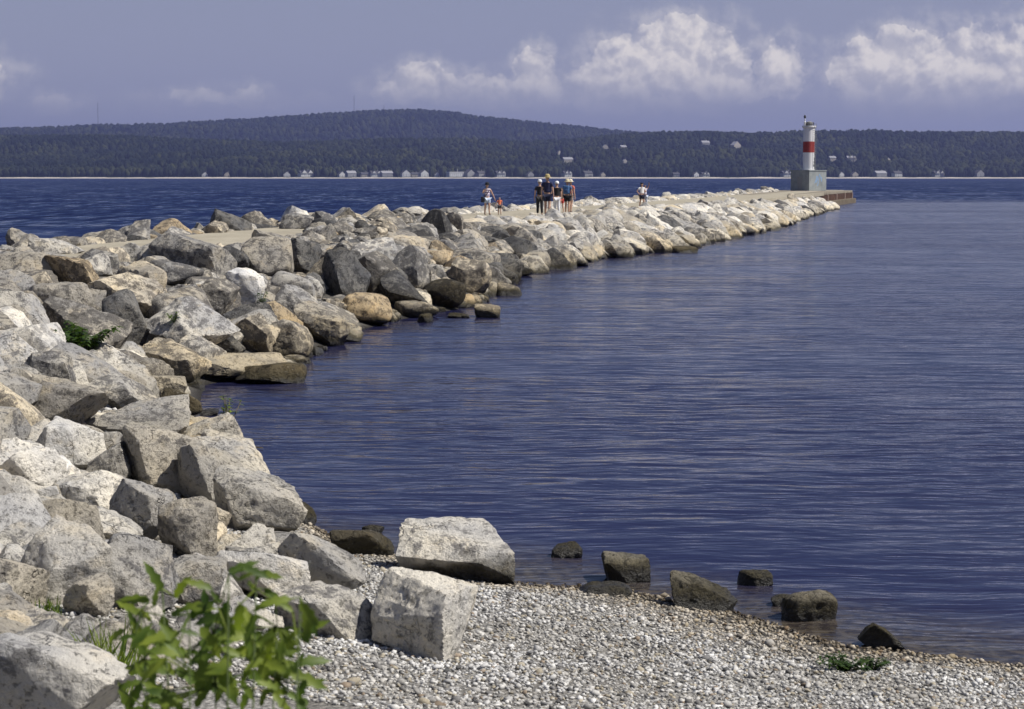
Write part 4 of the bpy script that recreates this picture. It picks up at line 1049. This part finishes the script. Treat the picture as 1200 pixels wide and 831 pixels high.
    if bag == 'cross':
        bp = tag(empty('shoulder_bag', (g.x, g.y, z), R(yaw)), 'dark crossbody bag on its strap carried by the woman in the black hat', 'bag')
        bm = bmesh.new(); tube(bm, [(.14 * k, .0, 1.45 * k), (.05 * k, -.15 * k, 1.30 * k), (-.12 * k, -.13 * k, 1.05 * k), (-.22 * k, 0, .90 * k), (-.12 * k, .13 * k, 1.05 * k), (.06 * k, .14 * k, 1.32 * k), (.14 * k, .0, 1.45 * k)], .018 * k, 6); build('strap', bm, cloth((0.02, 0.02, 0.03)), bp)
        bm = bmesh.new(); box(bm, -.33 * k, -.19 * k, -.13 * k, .13 * k, .68 * k, .98 * k); build('pouch', bm, cloth((0.02, 0.02, 0.03)), bp, True, bevel=.03 * k)
    return root
person(571.0, 251.6, 1.56, 20, 'woman in black hat, striped tank top and pale blue shorts with a dark crossbody bag', (0.72, 0.66, 0.72), (0.50, 0.58, 0.72), hat=(0.012, 0.012, 0.014), hat_kind='brim', armR='face', armL='out', bag='cross', sleeves=False, stripes=(0.22, 0.16, 0.30), longhair=True)
person(585.5, 251.8, 0.88, 10, 'small child in an orange-red top and dark shorts beside the woman', (0.72, 0.20, 0.10), (0.03, 0.03, 0.04), hair=(0.20, 0.11, 0.05), armL='down', armR='out', step=.14)
person(632.5, 252.0, 1.70, 185, 'walker in white cap, black top and black trousers, leftmost of the group', (0.015, 0.015, 0.018), (0.018, 0.018, 0.02), shorts=False, hat=(0.75, 0.75, 0.74), armR='down', armL='down')
person(641.5, 253.4, 1.95, 170, 'tallest walker, yellowish hat, navy shirt and navy shorts', (0.018, 0.02, 0.06), (0.015, 0.018, 0.045), hat=(0.42, 0.34, 0.16), hat_kind='brim', hair=(0.10, 0.06, 0.03))
person(652.5, 252.2, 1.62, 190, 'walker in white cap, black t-shirt and white trousers', (0.012, 0.012, 0.014), (0.72, 0.72, 0.72), shorts=False, hat=(0.8, 0.8, 0.79), armR='down', armL='out')
person(657.8, 249.6, 1.35, 200, 'shorter walker in a grey top and red shorts, half hidden between two adults', (0.20, 0.19, 0.20), (0.50, 0.05, 0.04), hair=(0.16, 0.10, 0.06))
person(664.8, 250.6, 1.72, 165, 'walker with a blue backpack, cream hat and black shorts', (0.10, 0.16, 0.28), (0.012, 0.012, 0.016), hat=(0.62, 0.55, 0.36), hat_kind='brim', bag='backpack')
person(668.6, 248.6, 1.70, 150, 'person in pale hat and orange-red top at the right end of the group', (0.60, 0.17, 0.12), (0.35, 0.34, 0.36), hat=(0.70, 0.64, 0.50), hat_kind='brim', armL='out')
person(752.2, 244.4, 1.52, 30, 'dark-haired woman in white t-shirt and dark shorts farther out on the path', (0.80, 0.78, 0.76), (0.02, 0.022, 0.05), hair=(0.01, 0.01, 0.01), armL='hold', armR='hip', longhair=True)
person(755.9, 243.6, 1.40, 60, 'companion in a light top and light trousers right beside the dark-haired woman', (0.55, 0.50, 0.56), (0.42, 0.46, 0.55), shorts=False, skin=SKIND, armL='up', armR='down')
# ------------------------------------------------------------------ houses, masts and woods across the bay
M_WALLW = flat_mat('white_siding', (0.60, 0.60, 0.59), 0.8); M_WALLG = flat_mat('grey_siding', (0.30, 0.30, 0.30), 0.8); M_WALLB = flat_mat('beige_siding', (0.44, 0.40, 0.34), 0.8)
M_ROOFD = flat_mat('dark_shingles', (0.07, 0.07, 0.075), 0.9); M_ROOFL = flat_mat('light_roof', (0.30, 0.30, 0.31), 0.8); M_WIN = flat_mat('window_glass', (0.03, 0.035, 0.05), 0.15); M_TRIM = flat_mat('trim', (0.75, 0.75, 0.74), 0.7)
HOUSES = [ # px, base py (None = on the shore), width px, wall, roof, style, label
 (240, None, 6, 'w', 'd', 'g', 'tiny white cottage on the far shore, farthest left'), (266, None, 6, 'b', 'd', 'g', 'tiny beige cottage, second from the left along the far shore'),
 (336, None, 7, 'w', 'd', 'g', 'small white cottage left of the big white shore house'), (358, None, 15, 'w', 'd', 'gg', 'big white double-gabled house standing alone on the far shore'),
 (400, None, 7, 'w', 'd', 'g', 'white narrow cottage, first in the long row right of the big house'), (411, None, 10, 'g', 'l', 'h', 'grey house with a pale roof, second in the long shore row'),
 (427, None, 8, 'b', 'd', 'h', 'beige low house, third in the long shore row'), (440, None, 11, 'w', 'd', 'gg', 'white house with paired gables under the radio mast'),
 (453, None, 12, 'g', 'l', 'h', 'grey hipped house with bright trim, right of the paired gables'), (475, None, 9, 'w', 'd', 'g', 'white gabled house in the middle of the shore row'),
 (486, None, 8, 'b', 'd', 'h', 'beige house between two white gabled ones'), (496, None, 9, 'w', 'd', 'g', 'white gabled house just left of a gap in the shore row'),
 (512, None, 5, 'w', 'd', 'g', 'very small white cottage in the gap before the long white building'), (533, None, 17, 'w', 'l', 'f', 'long white two-storey building with flat bright roof line on the far shore'),
 (550, None, 10, 'g', 'd', 'g', 'grey steep-gabled house right of the long white building'), (563, None, 9, 'g', 'd', 'h', 'dim grey house above the woman in the black hat'),
 (586, None, 10, 'w', 'd', 'gg', 'white house above the child on the breakwater'), (621, None, 7, 'g', 'd', 'g', 'dim grey cottage left of the walking group'),
 (664, None, 9, 'w', 'd', 'gg', 'white house behind the heads of the walking group'), (688, None, 10, 'g', 'd', 'h', 'grey wide house right of the walking group'),
 (706, None, 5, 'b', 'd', 'g', 'tiny beige cottage between the group and the far pair'), (792, None, 7, 'g', 'd', 'h', 'small dim house left of the bright beachfront cottages'),
 (815, None, 6, 'w', 'd', 'g', 'bright small beachfront cottage, left one of a pair'), (826, None, 8, 'w', 'd', 'gg', 'bright double-gabled beachfront house, right one of a pair'),
 (922, None, 12, 'w', 'd', 'gg', 'bright white beachfront house immediately left of the lighthouse'), (985, None, 6, 'w', 'd', 'g', 'small white cottage right of the lighthouse'),
 (1001, None, 7, 'b', 'd', 'g', 'beige cottage second right of the lighthouse'), (1031, None, 13, 'g', 'l', 'h', 'wide grey house with pale roof right of the lighthouse'),
 (1051, None, 9, 'w', 'd', 'h', 'white low house next to the wide grey one'), (1099, None, 11, 'w', 'd', 'gg', 'white double-gabled house toward the right edge of the far shore'),
 (1147, None, 9, 'g', 'd', 'g', 'grey gabled house at the right edge of the far shore'),
 (709, 176, 9, 'w', 'l', 'g', 'white house high on the wooded hill, left one of two'), (730, 175.5, 10, 'w', 'l', 'h', 'white house high on the wooded hill, right one of two'),
 (665, 191, 16, 'w', 'l', 'h', 'pale long house halfway up the hill above the walking group'), (732, 191.5, 6, 'w', 'l', 'g', 'small white house halfway up the hill above the far pair'),
 (655, 181, 6, 'b', 'd', 'g', 'small dim house on the hill above the pale long one'), (826, 170.5, 14, 'g', 'l', 'h', 'grey long house near the ridge left of the white one'),
 (862, 174, 15, 'w', 'l', 'g', 'white pointed-roof house near the ridge left of the lighthouse'), (975, 189, 11, 'w', 'l', 'h', 'pale house on the hill just right of the lighthouse tower'),
 (997, 190, 15, 'b', 'l', 'gg', 'wide beige house on the hill, second right of the tower'), (1041, 190, 5, 'w', 'l', 'g', 'small white house alone on the right part of the hill'),
]
CLEAR = []
def house(px, py, wpx, wall, roof, style, label):
    if py is None: Y = 4040 + (px * 7 % 23); d = ray(px, 207); x = d.x * Y; zb = float(far_z(np.array([x]), np.array([Y]))[0]) + 0.3
    else:
        Y = far_hit(px, py) or 5000.0; d = ray(px, py); x = d.x * Y; zb = float(far_z(np.array([x]), np.array([Y]))[0]) + 1.0
        CLEAR.append((px, py, wpx))
    wd = wpx * (1.1 if py is None else 0.7) * Y / FPX; dp = min(wd * 0.8, 14.0); st = 6.5 if wpx > 8 else 4.5
    if style == 'f': st = 8.0
    if style == 'h' and py: st = 5.5
    root = empty('house', (x, Y, zb), R((px * 37 % 24) + 14)); tag(root, label, 'house', 'houses on the far shore')
    mw = {'w': M_WALLW if py is None else M_WALLB, 'g': M_WALLG, 'b': M_WALLB}[wall]; mr = {'d': M_ROOFD, 'l': M_ROOFL}[roof]
    bm = bmesh.new(); box(bm, -wd/2, wd/2, -dp/2, dp/2, -4, st); build('wall', bm, mw, root)
    def prism(x0, x1, y0, y1, z0, hgt, axis, name='roof', mat=mr):
        bm = bmesh.new()
        if axis == 'y': pts = [(x0, y0, z0), (x1, y0, z0), ((x0+x1)/2, y0, z0+hgt), (x0, y1, z0), (x1, y1, z0), ((x0+x1)/2, y1, z0+hgt)]
        elif axis == 'x': pts = [(x0, y0, z0), (x0, y1, z0), (x0, (y0+y1)/2, z0+hgt), (x1, y0, z0), (x1, y1, z0), (x1, (y0+y1)/2, z0+hgt)]
        v = [bm.verts.new(p) for p in pts]
        for f in ((0,1,2),(5,4,3),(0,3,4,1),(1,4,5,2),(2,5,3,0)): bm.faces.new([v[i] for i in f])
        return build(name, bm, mat, root)
    e = 0.6
    if style == 'f':
        bm = bmesh.new(); box(bm, -wd/2 - e, wd/2 + e, -dp/2 - e, dp/2 + e, st + .01, st + 1.3); rf = build('roof', bm, M_TRIM, root)
    elif style == 'h': rf = prism(-wd/2 - e, wd/2 + e, -dp/2 - e, dp/2 + e, st + .01, dp * 0.36, 'x')
    elif style == 'g':
        rf = prism(-wd/2 - e, wd/2 + e, -dp/2 + .4, dp/2 + e, st + .01, wd * 0.42, 'y'); prism(-wd/2, wd/2, -dp/2, -dp/2 + .39, st + .01, wd * 0.37, 'y', 'gable', mw)
    else:
        rf = prism(-wd/2 - e, wd/2 + e, -dp/2 + .5, dp/2 + e, st + .01, dp * 0.35, 'x')
        for s in (-1, 1):
            c = s * wd * 0.25; q = wd * 0.2; prism(c - q - .5, c + q + .5, -dp/2 - 1.2, 0, st + .02, q * 1.3, 'y', 'gable_roof', mr); prism(c - q, c + q, -dp/2 - 1.7, -dp/2 - 1.21, st + .02, q * 1.15, 'y', 'gable', mw)
    bm = bmesh.new(); box(bm, wd * .2, wd * .2 + 1.1, 1, 2.1, st + .5, st + dp * .36 + 2.2); build('chimney', bm, M_WALLG, rf)
    nf = 2 if st > 6 else 1; nwin = max(2, int(wd / 4.2))
    for f in range(nf):
        for i in range(nwin):
            xx = -wd/2 + (i + .5) * wd / nwin
            if f == 0 and i == nwin // 2:
                bm = bmesh.new(); box(bm, xx - .55, xx + .55, -dp/2 - .08, -dp/2 - .005, .1, 2.3); build('door', bm, M_WIN, root); continue
            bm = bmesh.new(); box(bm, xx - .75, xx + .75, -dp/2 - .07, -dp/2 - .005, 1.0 + f * 3.1, 2.5 + f * 3.1); fr = build('window', bm, M_TRIM, root)
            bm = bmesh.new(); box(bm, xx - .58, xx + .58, -dp/2 - .11, -dp/2 - .075, 1.17 + f * 3.1, 2.33 + f * 3.1); build('pane', bm, M_WIN, fr)
    return root
for hrow in HOUSES: house(*hrow)
M_MAST = flat_mat('mast_steel', (0.20, 0.20, 0.21), 0.6)
def mast(px, topy, by, label):
    Y = 7950.0; d = ray(px, by); x = d.x * Y; zt = H + ray(px, topy).z * Y; zb = float(far_z(np.array([x]), np.array([Y]))[0]) - 2
    o = empty('radio_mast', (x, Y, zb)); tag(o, label, 'mast', 'radio masts on the hills'); hh = zt - zb
    bm = bmesh.new(); wdt = 1.5
    for k in range(3):
        a = 2*math.pi*k/3; tube(bm, [(wdt*math.cos(a), wdt*math.sin(a), 0), (wdt*.4*math.cos(a), wdt*.4*math.sin(a), hh)], .35, 5)
    n = int(hh / 4)
    for i in range(n):
        f0, f1 = i/n, (i+1)/n
        for k in range(3):
            a = 2*math.pi*k/3; b = 2*math.pi*(k+1)/3; r0 = wdt*(1-.6*f0); r1 = wdt*(1-.6*f1)
            tube(bm, [(r0*math.cos(a), r0*math.sin(a), hh*f0), (r1*math.cos(b), r1*math.sin(b), hh*f1)], .18, 4)
    build('lattice', bm, M_MAST, o)
    bm = bmesh.new(); lathe(bm, [(0, 0), (.5, 0), (.35, 4), (0, 5)], 6); t = build('antenna', bm, M_MAST, o); t.location = (0, 0, hh)
mast(450, 124, 133, 'thin radio mast on the summit of the distant hill')
mast(115, 121, 150, 'faint tall radio mast on the distant hill at the left')
mast(415, 113, 136, 'faint tallest radio mast left of the summit')
# wood: crowns scattered over the hills, instanced by geometry nodes as one object
def crown_mesh(seed, conifer=False):
    D, F = ICO[2]; rg = np.random.RandomState(seed); 
    V = D.copy()
    r = 1 + 0.42 * fbm(V * 1.6 + seed, 3, seed) + 0.10 * fbm(V * 5 + seed, 1, seed + 3)
    if conifer:
        zz = (V[:, 2] + 1) / 2; V[:, 0] *= (1.15 - zz) * 0.62; V[:, 1] *= (1.15 - zz) * 0.62; V[:, 2] *= 1.5; r = 1 + 0.16 * fbm(V * 3 + seed, 2, seed)
    V = V * r[:, None] * [1, 1, 1.45]; V[:, 2] += 1.35
    tb = [(0.08*math.cos(a), 0.08*math.sin(a), -0.6) for a in (0, 2.1, 4.2)] + [(0.06*math.cos(a), 0.06*math.sin(a), 0.6) for a in (0, 2.1, 4.2)]
    nb_ = len(V); V = np.concatenate([V, tb]); tf = []
    for k in range(3): a, b = nb_ + k, nb_ + (k+1) % 3; tf += [(a, b, b+3), (a, b+3, a+3)]
    return np_mesh('crown', V, np.concatenate([F, tf]), True)
M_FOR = forest_mat()
src = bpy.data.collections.new('crowns')
for k in range(6):
    me = crown_mesh(50 + k, k in (2, 5)); me.materials.append(M_FOR); src.objects.link(bpy.data.objects.new('crown', me))
rg = np.random.RandomState(8)
def trees(n, x0, x1, y0, y1, s0, s1):
    x = rg.uniform(x0, x1, n); y = rg.uniform(y0, y1, n); k = np.abs(x) < 0.38 * y + 80; x, y = x[k], y[k]
    return x, y, rg.uniform(s0, s1, len(x))
PT = [trees(50000, -2100, 2100, 4026, 5260, 3.6, 6.8), trees(3200, -2100, 2100, 4030, 4075, 3.5, 6.5), trees(36000, -3300, 3300, 6500, 8150, 5.0, 9.5), trees(6000, -2100, 2100, 5080, 5200, 4, 7.5)]
x = np.concatenate([p[0] for p in PT]); y = np.concatenate([p[1] for p in PT]); s = np.concatenate([p[2] for p in PT]); z = far_z(x, y)
ppx = 600 + FPX * x / y; pb_ = HORIZ - FPX * (z - H) / y; ptop = pb_ - FPX * 2.8 * s / y
keep = np.ones(len(x), bool)
for (hx, hy, hw__) in CLEAR:
    inx = np.abs(ppx - hx) < hw__ * 0.55 + 2; Yh = far_hit(hx, hy) or 5000.0
    keep &= ~(inx & (y < Yh + 12) & (ptop < hy - 1.5) & (pb_ > hy - 12))
for hrow in HOUSES:
    if hrow[1] is None: keep &= ~((np.abs(ppx - hrow[0]) < hrow[2] * 0.6 + 3.5) & (y < 4080))
# long clearings (a road and meadows) that break up the wood
gap = vnoise(np.stack([x * 0.004, y * 0.03, x * 0], 1), 77)
keep &= ~((gap > 0.62) & (y > 4120) & (y < 4900))
x, y, s, z = x[keep], y[keep], s[keep], z[keep]
me = bpy.data.meshes.new('woods'); me.vertices.add(len(x)); me.vertices.foreach_set('co', np.stack([x, y, z], 1).astype(np.float32).ravel())
at = me.attributes.new('size', 'FLOAT', 'POINT'); at.data.foreach_set('value', s.astype(np.float32))
wo_ = link('woods', me); tag(wo_, 'dense dark green woods covering the hills across the bay', 'woods', kind='stuff')
ng = bpy.data.node_groups.new('woods', 'GeometryNodeTree'); ng.interface.new_socket('Geometry', in_out='INPUT', socket_type='NodeSocketGeometry'); ng.interface.new_socket('Geometry', in_out='OUTPUT', socket_type='NodeSocketGeometry')
gi = ng.nodes.new('NodeGroupInput'); go = ng.nodes.new('NodeGroupOutput'); ip = ng.nodes.new('GeometryNodeInstanceOnPoints'); ci = ng.nodes.new('GeometryNodeCollectionInfo')
ci.inputs[0].default_value = src; ci.inputs['Separate Children'].default_value = True; ci.inputs['Reset Children'].default_value = True
na = ng.nodes.new('GeometryNodeInputNamedAttribute'); na.data_type = 'FLOAT'; na.inputs[0].default_value = 'size'
rv = ng.nodes.new('FunctionNodeRandomValue'); rv.data_type = 'FLOAT_VECTOR'; rv.inputs[0].default_value = (0, 0, 0); rv.inputs[1].default_value = (0.15, 0.15, 6.28)
ng.links.new(gi.outputs[0], ip.inputs['Points']); ng.links.new(ci.outputs[0], ip.inputs['Instance']); ip.inputs['Pick Instance'].default_value = True
ng.links.new(na.outputs[0], ip.inputs['Scale']); ng.links.new(rv.outputs[0], ip.inputs['Rotation']); ng.links.new(ip.outputs[0], go.inputs[0])
md = wo_.modifiers.new('woods', 'NODES'); md.node_group = ng
print('trees', len(x))

# ------------------------------------------------------------------ plants
M_LEAF = leaf_mat('leaf', (0.055, 0.10, 0.012), (0.24, 0.29, 0.04)); M_LEAFD = leaf_mat('leaf_dark', (0.03, 0.06, 0.014), (0.07, 0.115, 0.025)); M_STEM = flat_mat('stem', (0.07, 0.10, 0.025), 0.7); M_TWIG = flat_mat('twig', (0.10, 0.08, 0.05), 0.8)
def leaf_bm(bm, base, d, up, L, wdt, droop=0.25, seg=5, lobes=False):
    """one blade with a fold along the midrib, tapering to a point"""
    d = d.normalized(); sd = d.cross(up).normalized(); up = sd.cross(d).normalized(); rows = []
    for i in range(seg + 1):
        t = i / seg; wq = math.sin(math.pi * min(1, t * 0.92 + 0.08)) ** 0.8 * wdt * (1 - 0.35 * t)
        if lobes and i % 2: wq *= 1.6
        p = base + d * L * t - up * droop * L * t * t
        rows.append([bm.verts.new(p + sd * wq + up * wq * 0.25), bm.verts.new(p), bm.verts.new(p - sd * wq + up * wq * 0.25)])
    for a, b in zip(rows, rows[1:]):
        bm.faces.new((a[0], a[1], b[1], b[0])); bm.faces.new((a[1], a[2], b[2], b[1]))
def plant(name, label, cat, loc, h, stems, leaves_per, leaf_len, leaf_w, mat, stem_mat, seed, spread=0.5, single=False, lobes=False, stem_r=0.006):
    pr = random.Random(seed); root = empty(name, loc); tag(root, label, cat)
    shared = bmesh.new(); cnt = 0
    for sI in range(stems):
        a = pr.uniform(0, 6.28); r = pr.uniform(0.1, 1.0) * spread; hh = h * pr.uniform(0.6, 1.0)
        tip = Vector((math.cos(a) * r, math.sin(a) * r, hh)); mid = Vector((tip.x * 0.35, tip.y * 0.35, hh * 0.55)); pts = [Vector((pr.uniform(-.02, .02), pr.uniform(-.02, .02), 0)), mid, tip]
        bm = bmesh.new(); tube(bm, pts, [stem_r * 1.5, stem_r, stem_r * 0.5], 6); build('stem', bm, stem_mat, root, True)
        for k in range(leaves_per):
            t = pr.uniform(0.35, 1.0) if k > 1 else 1.0
            p = pts[0].lerp(mid, t * 2) if t < 0.5 else mid.lerp(tip, (t - 0.5) * 2)
            b = pr.uniform(0, 6.28); d = Vector((math.cos(b), math.sin(b), pr.uniform(-0.25, 0.55)))
            ll = leaf_len * pr.uniform(0.6, 1.1)
            if single:
                bm = bmesh.new(); q = p + d.normalized() * ll * 0.35; tube(bm, [p, q], stem_r * 0.4, 4)
                leaf_bm(bm, q, d + Vector((0, 0, -0.3)), Vector((0, 0, 1)), ll, leaf_w * pr.uniform(.8, 1.1), pr.uniform(.2, .5), 6, lobes); build('leaf', bm, mat, root, True)
            else: leaf_bm(shared, p, d, Vector((0, 0, 1)), ll, leaf_w, pr.uniform(.1, .4), 3); cnt += 1
    if cnt: f = build('foliage', shared, mat, root, True)
    else: shared.free()
    return root
# leafy plant right in front of the lens (out of focus)
def fg(px, py, Y): d = ray(px, py); return Vector((d.x * Y, Y, H + d.z * Y))
q = fg(255, 800, 3.9); gz = land1(q.x, q.y)
fp = empty('leafy_plant', (q.x, q.y, gz)); tag(fp, 'bright green broad-leaved plant blurred in the bottom left foreground', 'plant')
FGS = [((262, 800), (268, 672)), ((330, 800), (352, 700)), ((205, 800), (190, 690)), ((290, 800), (300, 690)), ((235, 800), (222, 720)), ((180, 800), (165, 716)), ((300, 800), (325, 735)), ((240, 800), (250, 745))]
FGL = [(268,672,30,34),(285,665,-20,30),(300,672,-5,30),(248,690,150,30),(310,690,-40,30),(352,706,-60,38),(340,702,180,34),(358,715,-85,36),(322,705,200,30),(330,735,-75,44),(315,742,-95,46),
       (190,692,110,36),(205,700,60,36),(175,704,170,34),(215,712,10,36),(190,722,-80,40),(222,724,40,36),(235,735,-60,44),(210,742,190,44),(165,720,150,32),(172,738,-50,38),(250,748,20,44),(262,735,80,40),(285,742,-40,44),
       (275,762,-10,46),(300,765,-70,46),(240,770,-100,46),(220,766,160,44),(320,770,-30,46),(345,778,10,40),(195,772,-140,40),(170,768,120,34),(258,712,-70,40),(282,708,-100,40),(255,780,-60,48),(290,788,-20,44),(155,760,60,34),(205,785,-30,46),(340,790,-20,44),(300,720,250,36),
       (262,722,195,40),(296,748,160,42),(232,755,10,44),(330,755,200,40),(184,752,-20,42),(246,728,100,36),(310,782,120,44),(272,776,200,46),(160,776,-10,42),(150,788,20,44)]
pr = random.Random(4)
tips = []
for (b0, t0) in FGS:
    Yb = q.y + pr.uniform(-.15, .15); Yt = Yb + pr.uniform(-.2, .2); a = fg(b0[0], b0[1], Yb); a.z = gz; b = fg(t0[0], t0[1], Yt); m = a.lerp(b, .6) + Vector((pr.uniform(-.02, .02), 0, .02))
    a = Vector((q.x + (a.x - q.x) * .5, Yb, gz)); bm = bmesh.new(); tube(bm, [a - fp.location, m - fp.location, b - fp.location], [.0035, .0024, .0015], 6); build('stem', bm, M_STEM, fp, True)
    tips.append((a, m, b))
FGL = [(x_, y_, a_, l_ * .92) for (x_, y_, a_, l_) in FGL] + [(x_ + pr.uniform(-16, 16), y_ + pr.uniform(6, 26), a_ + pr.uniform(-60, 60), l_ * .55) for (x_, y_, a_, l_) in FGL]
FGL += [(pr.uniform(140, 362), pr.uniform(735, 835), pr.uniform(0, 360), pr.uniform(20, 36)) for _ in range(48)]
for (lx, ly, an, ln) in FGL:
    best = min(tips, key=lambda t: (Vector(to_px(t[2])) - Vector((lx, ly))).length)
    Yl = best[2].y + pr.uniform(-.12, .12); p = fg(lx, ly, Yl); d = Vector((math.cos(R(an)), pr.uniform(-.6, .3), math.sin(R(an)) * .9)); s_ = Yl / FPX
    st_ = min((best[1].lerp(best[2], k / 4) for k in range(5)), key=lambda v_: (v_ - p).length)
    bm = bmesh.new(); tube(bm, [st_ - fp.location, p - fp.location], .0018, 4)
    up = Vector((pr.uniform(-.3, .3), -0.75, 0.6)).normalized()
    leaf_bm(bm, p - fp.location, d, up, ln * 1.25 * s_, ln * .17 * s_, pr.uniform(.1, .35), 7, True); build('leaf', bm, M_LEAF, fp, True)
# blades beside it
def tuft(loc, n, h, label, seed, mat, w_=0.005, spread=.12):
    pr = random.Random(seed); root = empty('grass_tuft', loc); tag(root, label, 'grass'); bm = bmesh.new()
    for _ in range(n):
        a = pr.uniform(0, 6.28); r = pr.uniform(0, spread); b = Vector((math.cos(a) * r, math.sin(a) * r, 0)); d = Vector((pr.uniform(-.5, .5), pr.uniform(-.5, .5), 1))
        leaf_bm(bm, b, d, Vector((math.cos(a), math.sin(a), .1)), h * pr.uniform(.5, 1), w_, pr.uniform(.1, .5), 5)
    build('blades', bm, mat, root, True); return root
Yt = hit(128, 812); d = ray(128, 812); tuft((d.x * Yt, Yt, H + d.z * Yt - .02), 130, .44, 'green grass tuft between the corner boulder and the leafy plant', 3, M_LEAF, .006, .16)
Yt = hit(55, 722); d = ray(55, 722); tuft((d.x * Yt, Yt, H + d.z * Yt - .02), 50, .16, 'small grass tuft at the left edge above the corner boulder', 5, M_LEAF, .005, .10)
def at_land(px, py): Y = hit(px, py); d = ray(px, py); return Vector((d.x * Y, Y, H + d.z * Y))
# plants overlap the stones: root them slightly toward the viewer of the stone they grow beside
p = at_land(100, 440); plant('shrub', 'low green shrub growing between boulders near the left edge', 'shrub', p + Vector((0, -.5, .2)), .62, 34, 34, .13, .036, M_LEAFD, M_TWIG, 9, .72)
p = at_land(992, 790); plant('beach_weed', 'dark green weed at the bottom edge of the pebble beach', 'plant', p, .12, 30, 16, .045, .011, M_LEAFD, M_STEM, 10, .24, stem_r=.003)
p = at_land(1024, 786); plant('beach_weed', 'smaller dark green weed right of the other at the bottom edge', 'plant', p, .09, 14, 12, .04, .010, M_LEAFD, M_STEM, 12, .12, stem_r=.003)
p = at_z(268, 516, 0.02); sp_ = plant('sapling', 'thin twig sapling with few leaves standing at the water edge', 'sapling', p, .62, 7, 15, .085, .019, M_LEAF, M_TWIG, 13, .24, stem_r=.009)
p = at_land(310, 388); plant('rock_weed', 'small green sprig in a crack above the bay corner', 'plant', p + Vector((0, -.5, .5)), .34, 6, 8, .10, .022, M_LEAFD, M_STEM, 14, .2)
p = at_land(212, 412); plant('rock_weed', 'small yellowish sprig below the long diagonal slab', 'plant', p + Vector((0, -.6, .5)), .28, 6, 7, .10, .02, M_LEAF, M_STEM, 15, .22)
# driftwood branch by the sapling and the small red thing by the beach boulder
bm = bmesh.new(); a = at_z(232, 517, .03); b = at_z(272, 521, .03); c = at_z(308, 525, .02)
tube(bm, [a, a.lerp(b, .5) + Vector((0, 0, .05)), b, c], [.02, .025, .018, .008], 7); tube(bm, [b, at_z(282, 508, .05)], [.012, .005], 6); o = build('branch', bm, M_TWIG, None, True); tag(o, 'thin dark branch lying in the water below the sapling', 'branch')
p = at_land(516, 663) + Vector((0, -.1, .04))
V, F = rock_shape(77, (.06, .05, .05), 3, 'round'); o = link('red_lump', np_mesh('red_lump', V, F), flat_mat('red_lump', (0.16, 0.012, 0.012), 0.5)); o.location = p; tag(o, 'small dark red lump in the shadow of the long pale boulder', 'litter')

# ------------------------------------------------------------------ air
bm = bmesh.new(); box(bm, -11500, 11500, -900, 11500, -3.6, 300)
hz = build('haze', bm, None); tag(hz, kind='stuff')
mh = bpy.data.materials.new('haze'); mh.use_nodes = True; t = NT(mh.node_tree); t.n.clear()
pv = t.node('ShaderNodeVolumePrincipled'); t.set(pv, 'Color', (0.38, 0.44, 0.88)); t.set(pv, 'Density', 7.4e-5); t.set(pv, 'Anisotropy', 0.3)
o_ = t.node('ShaderNodeOutputMaterial'); t.l.new(pv.outputs[0], o_.inputs['Volume']); hz.data.materials.append(mh)
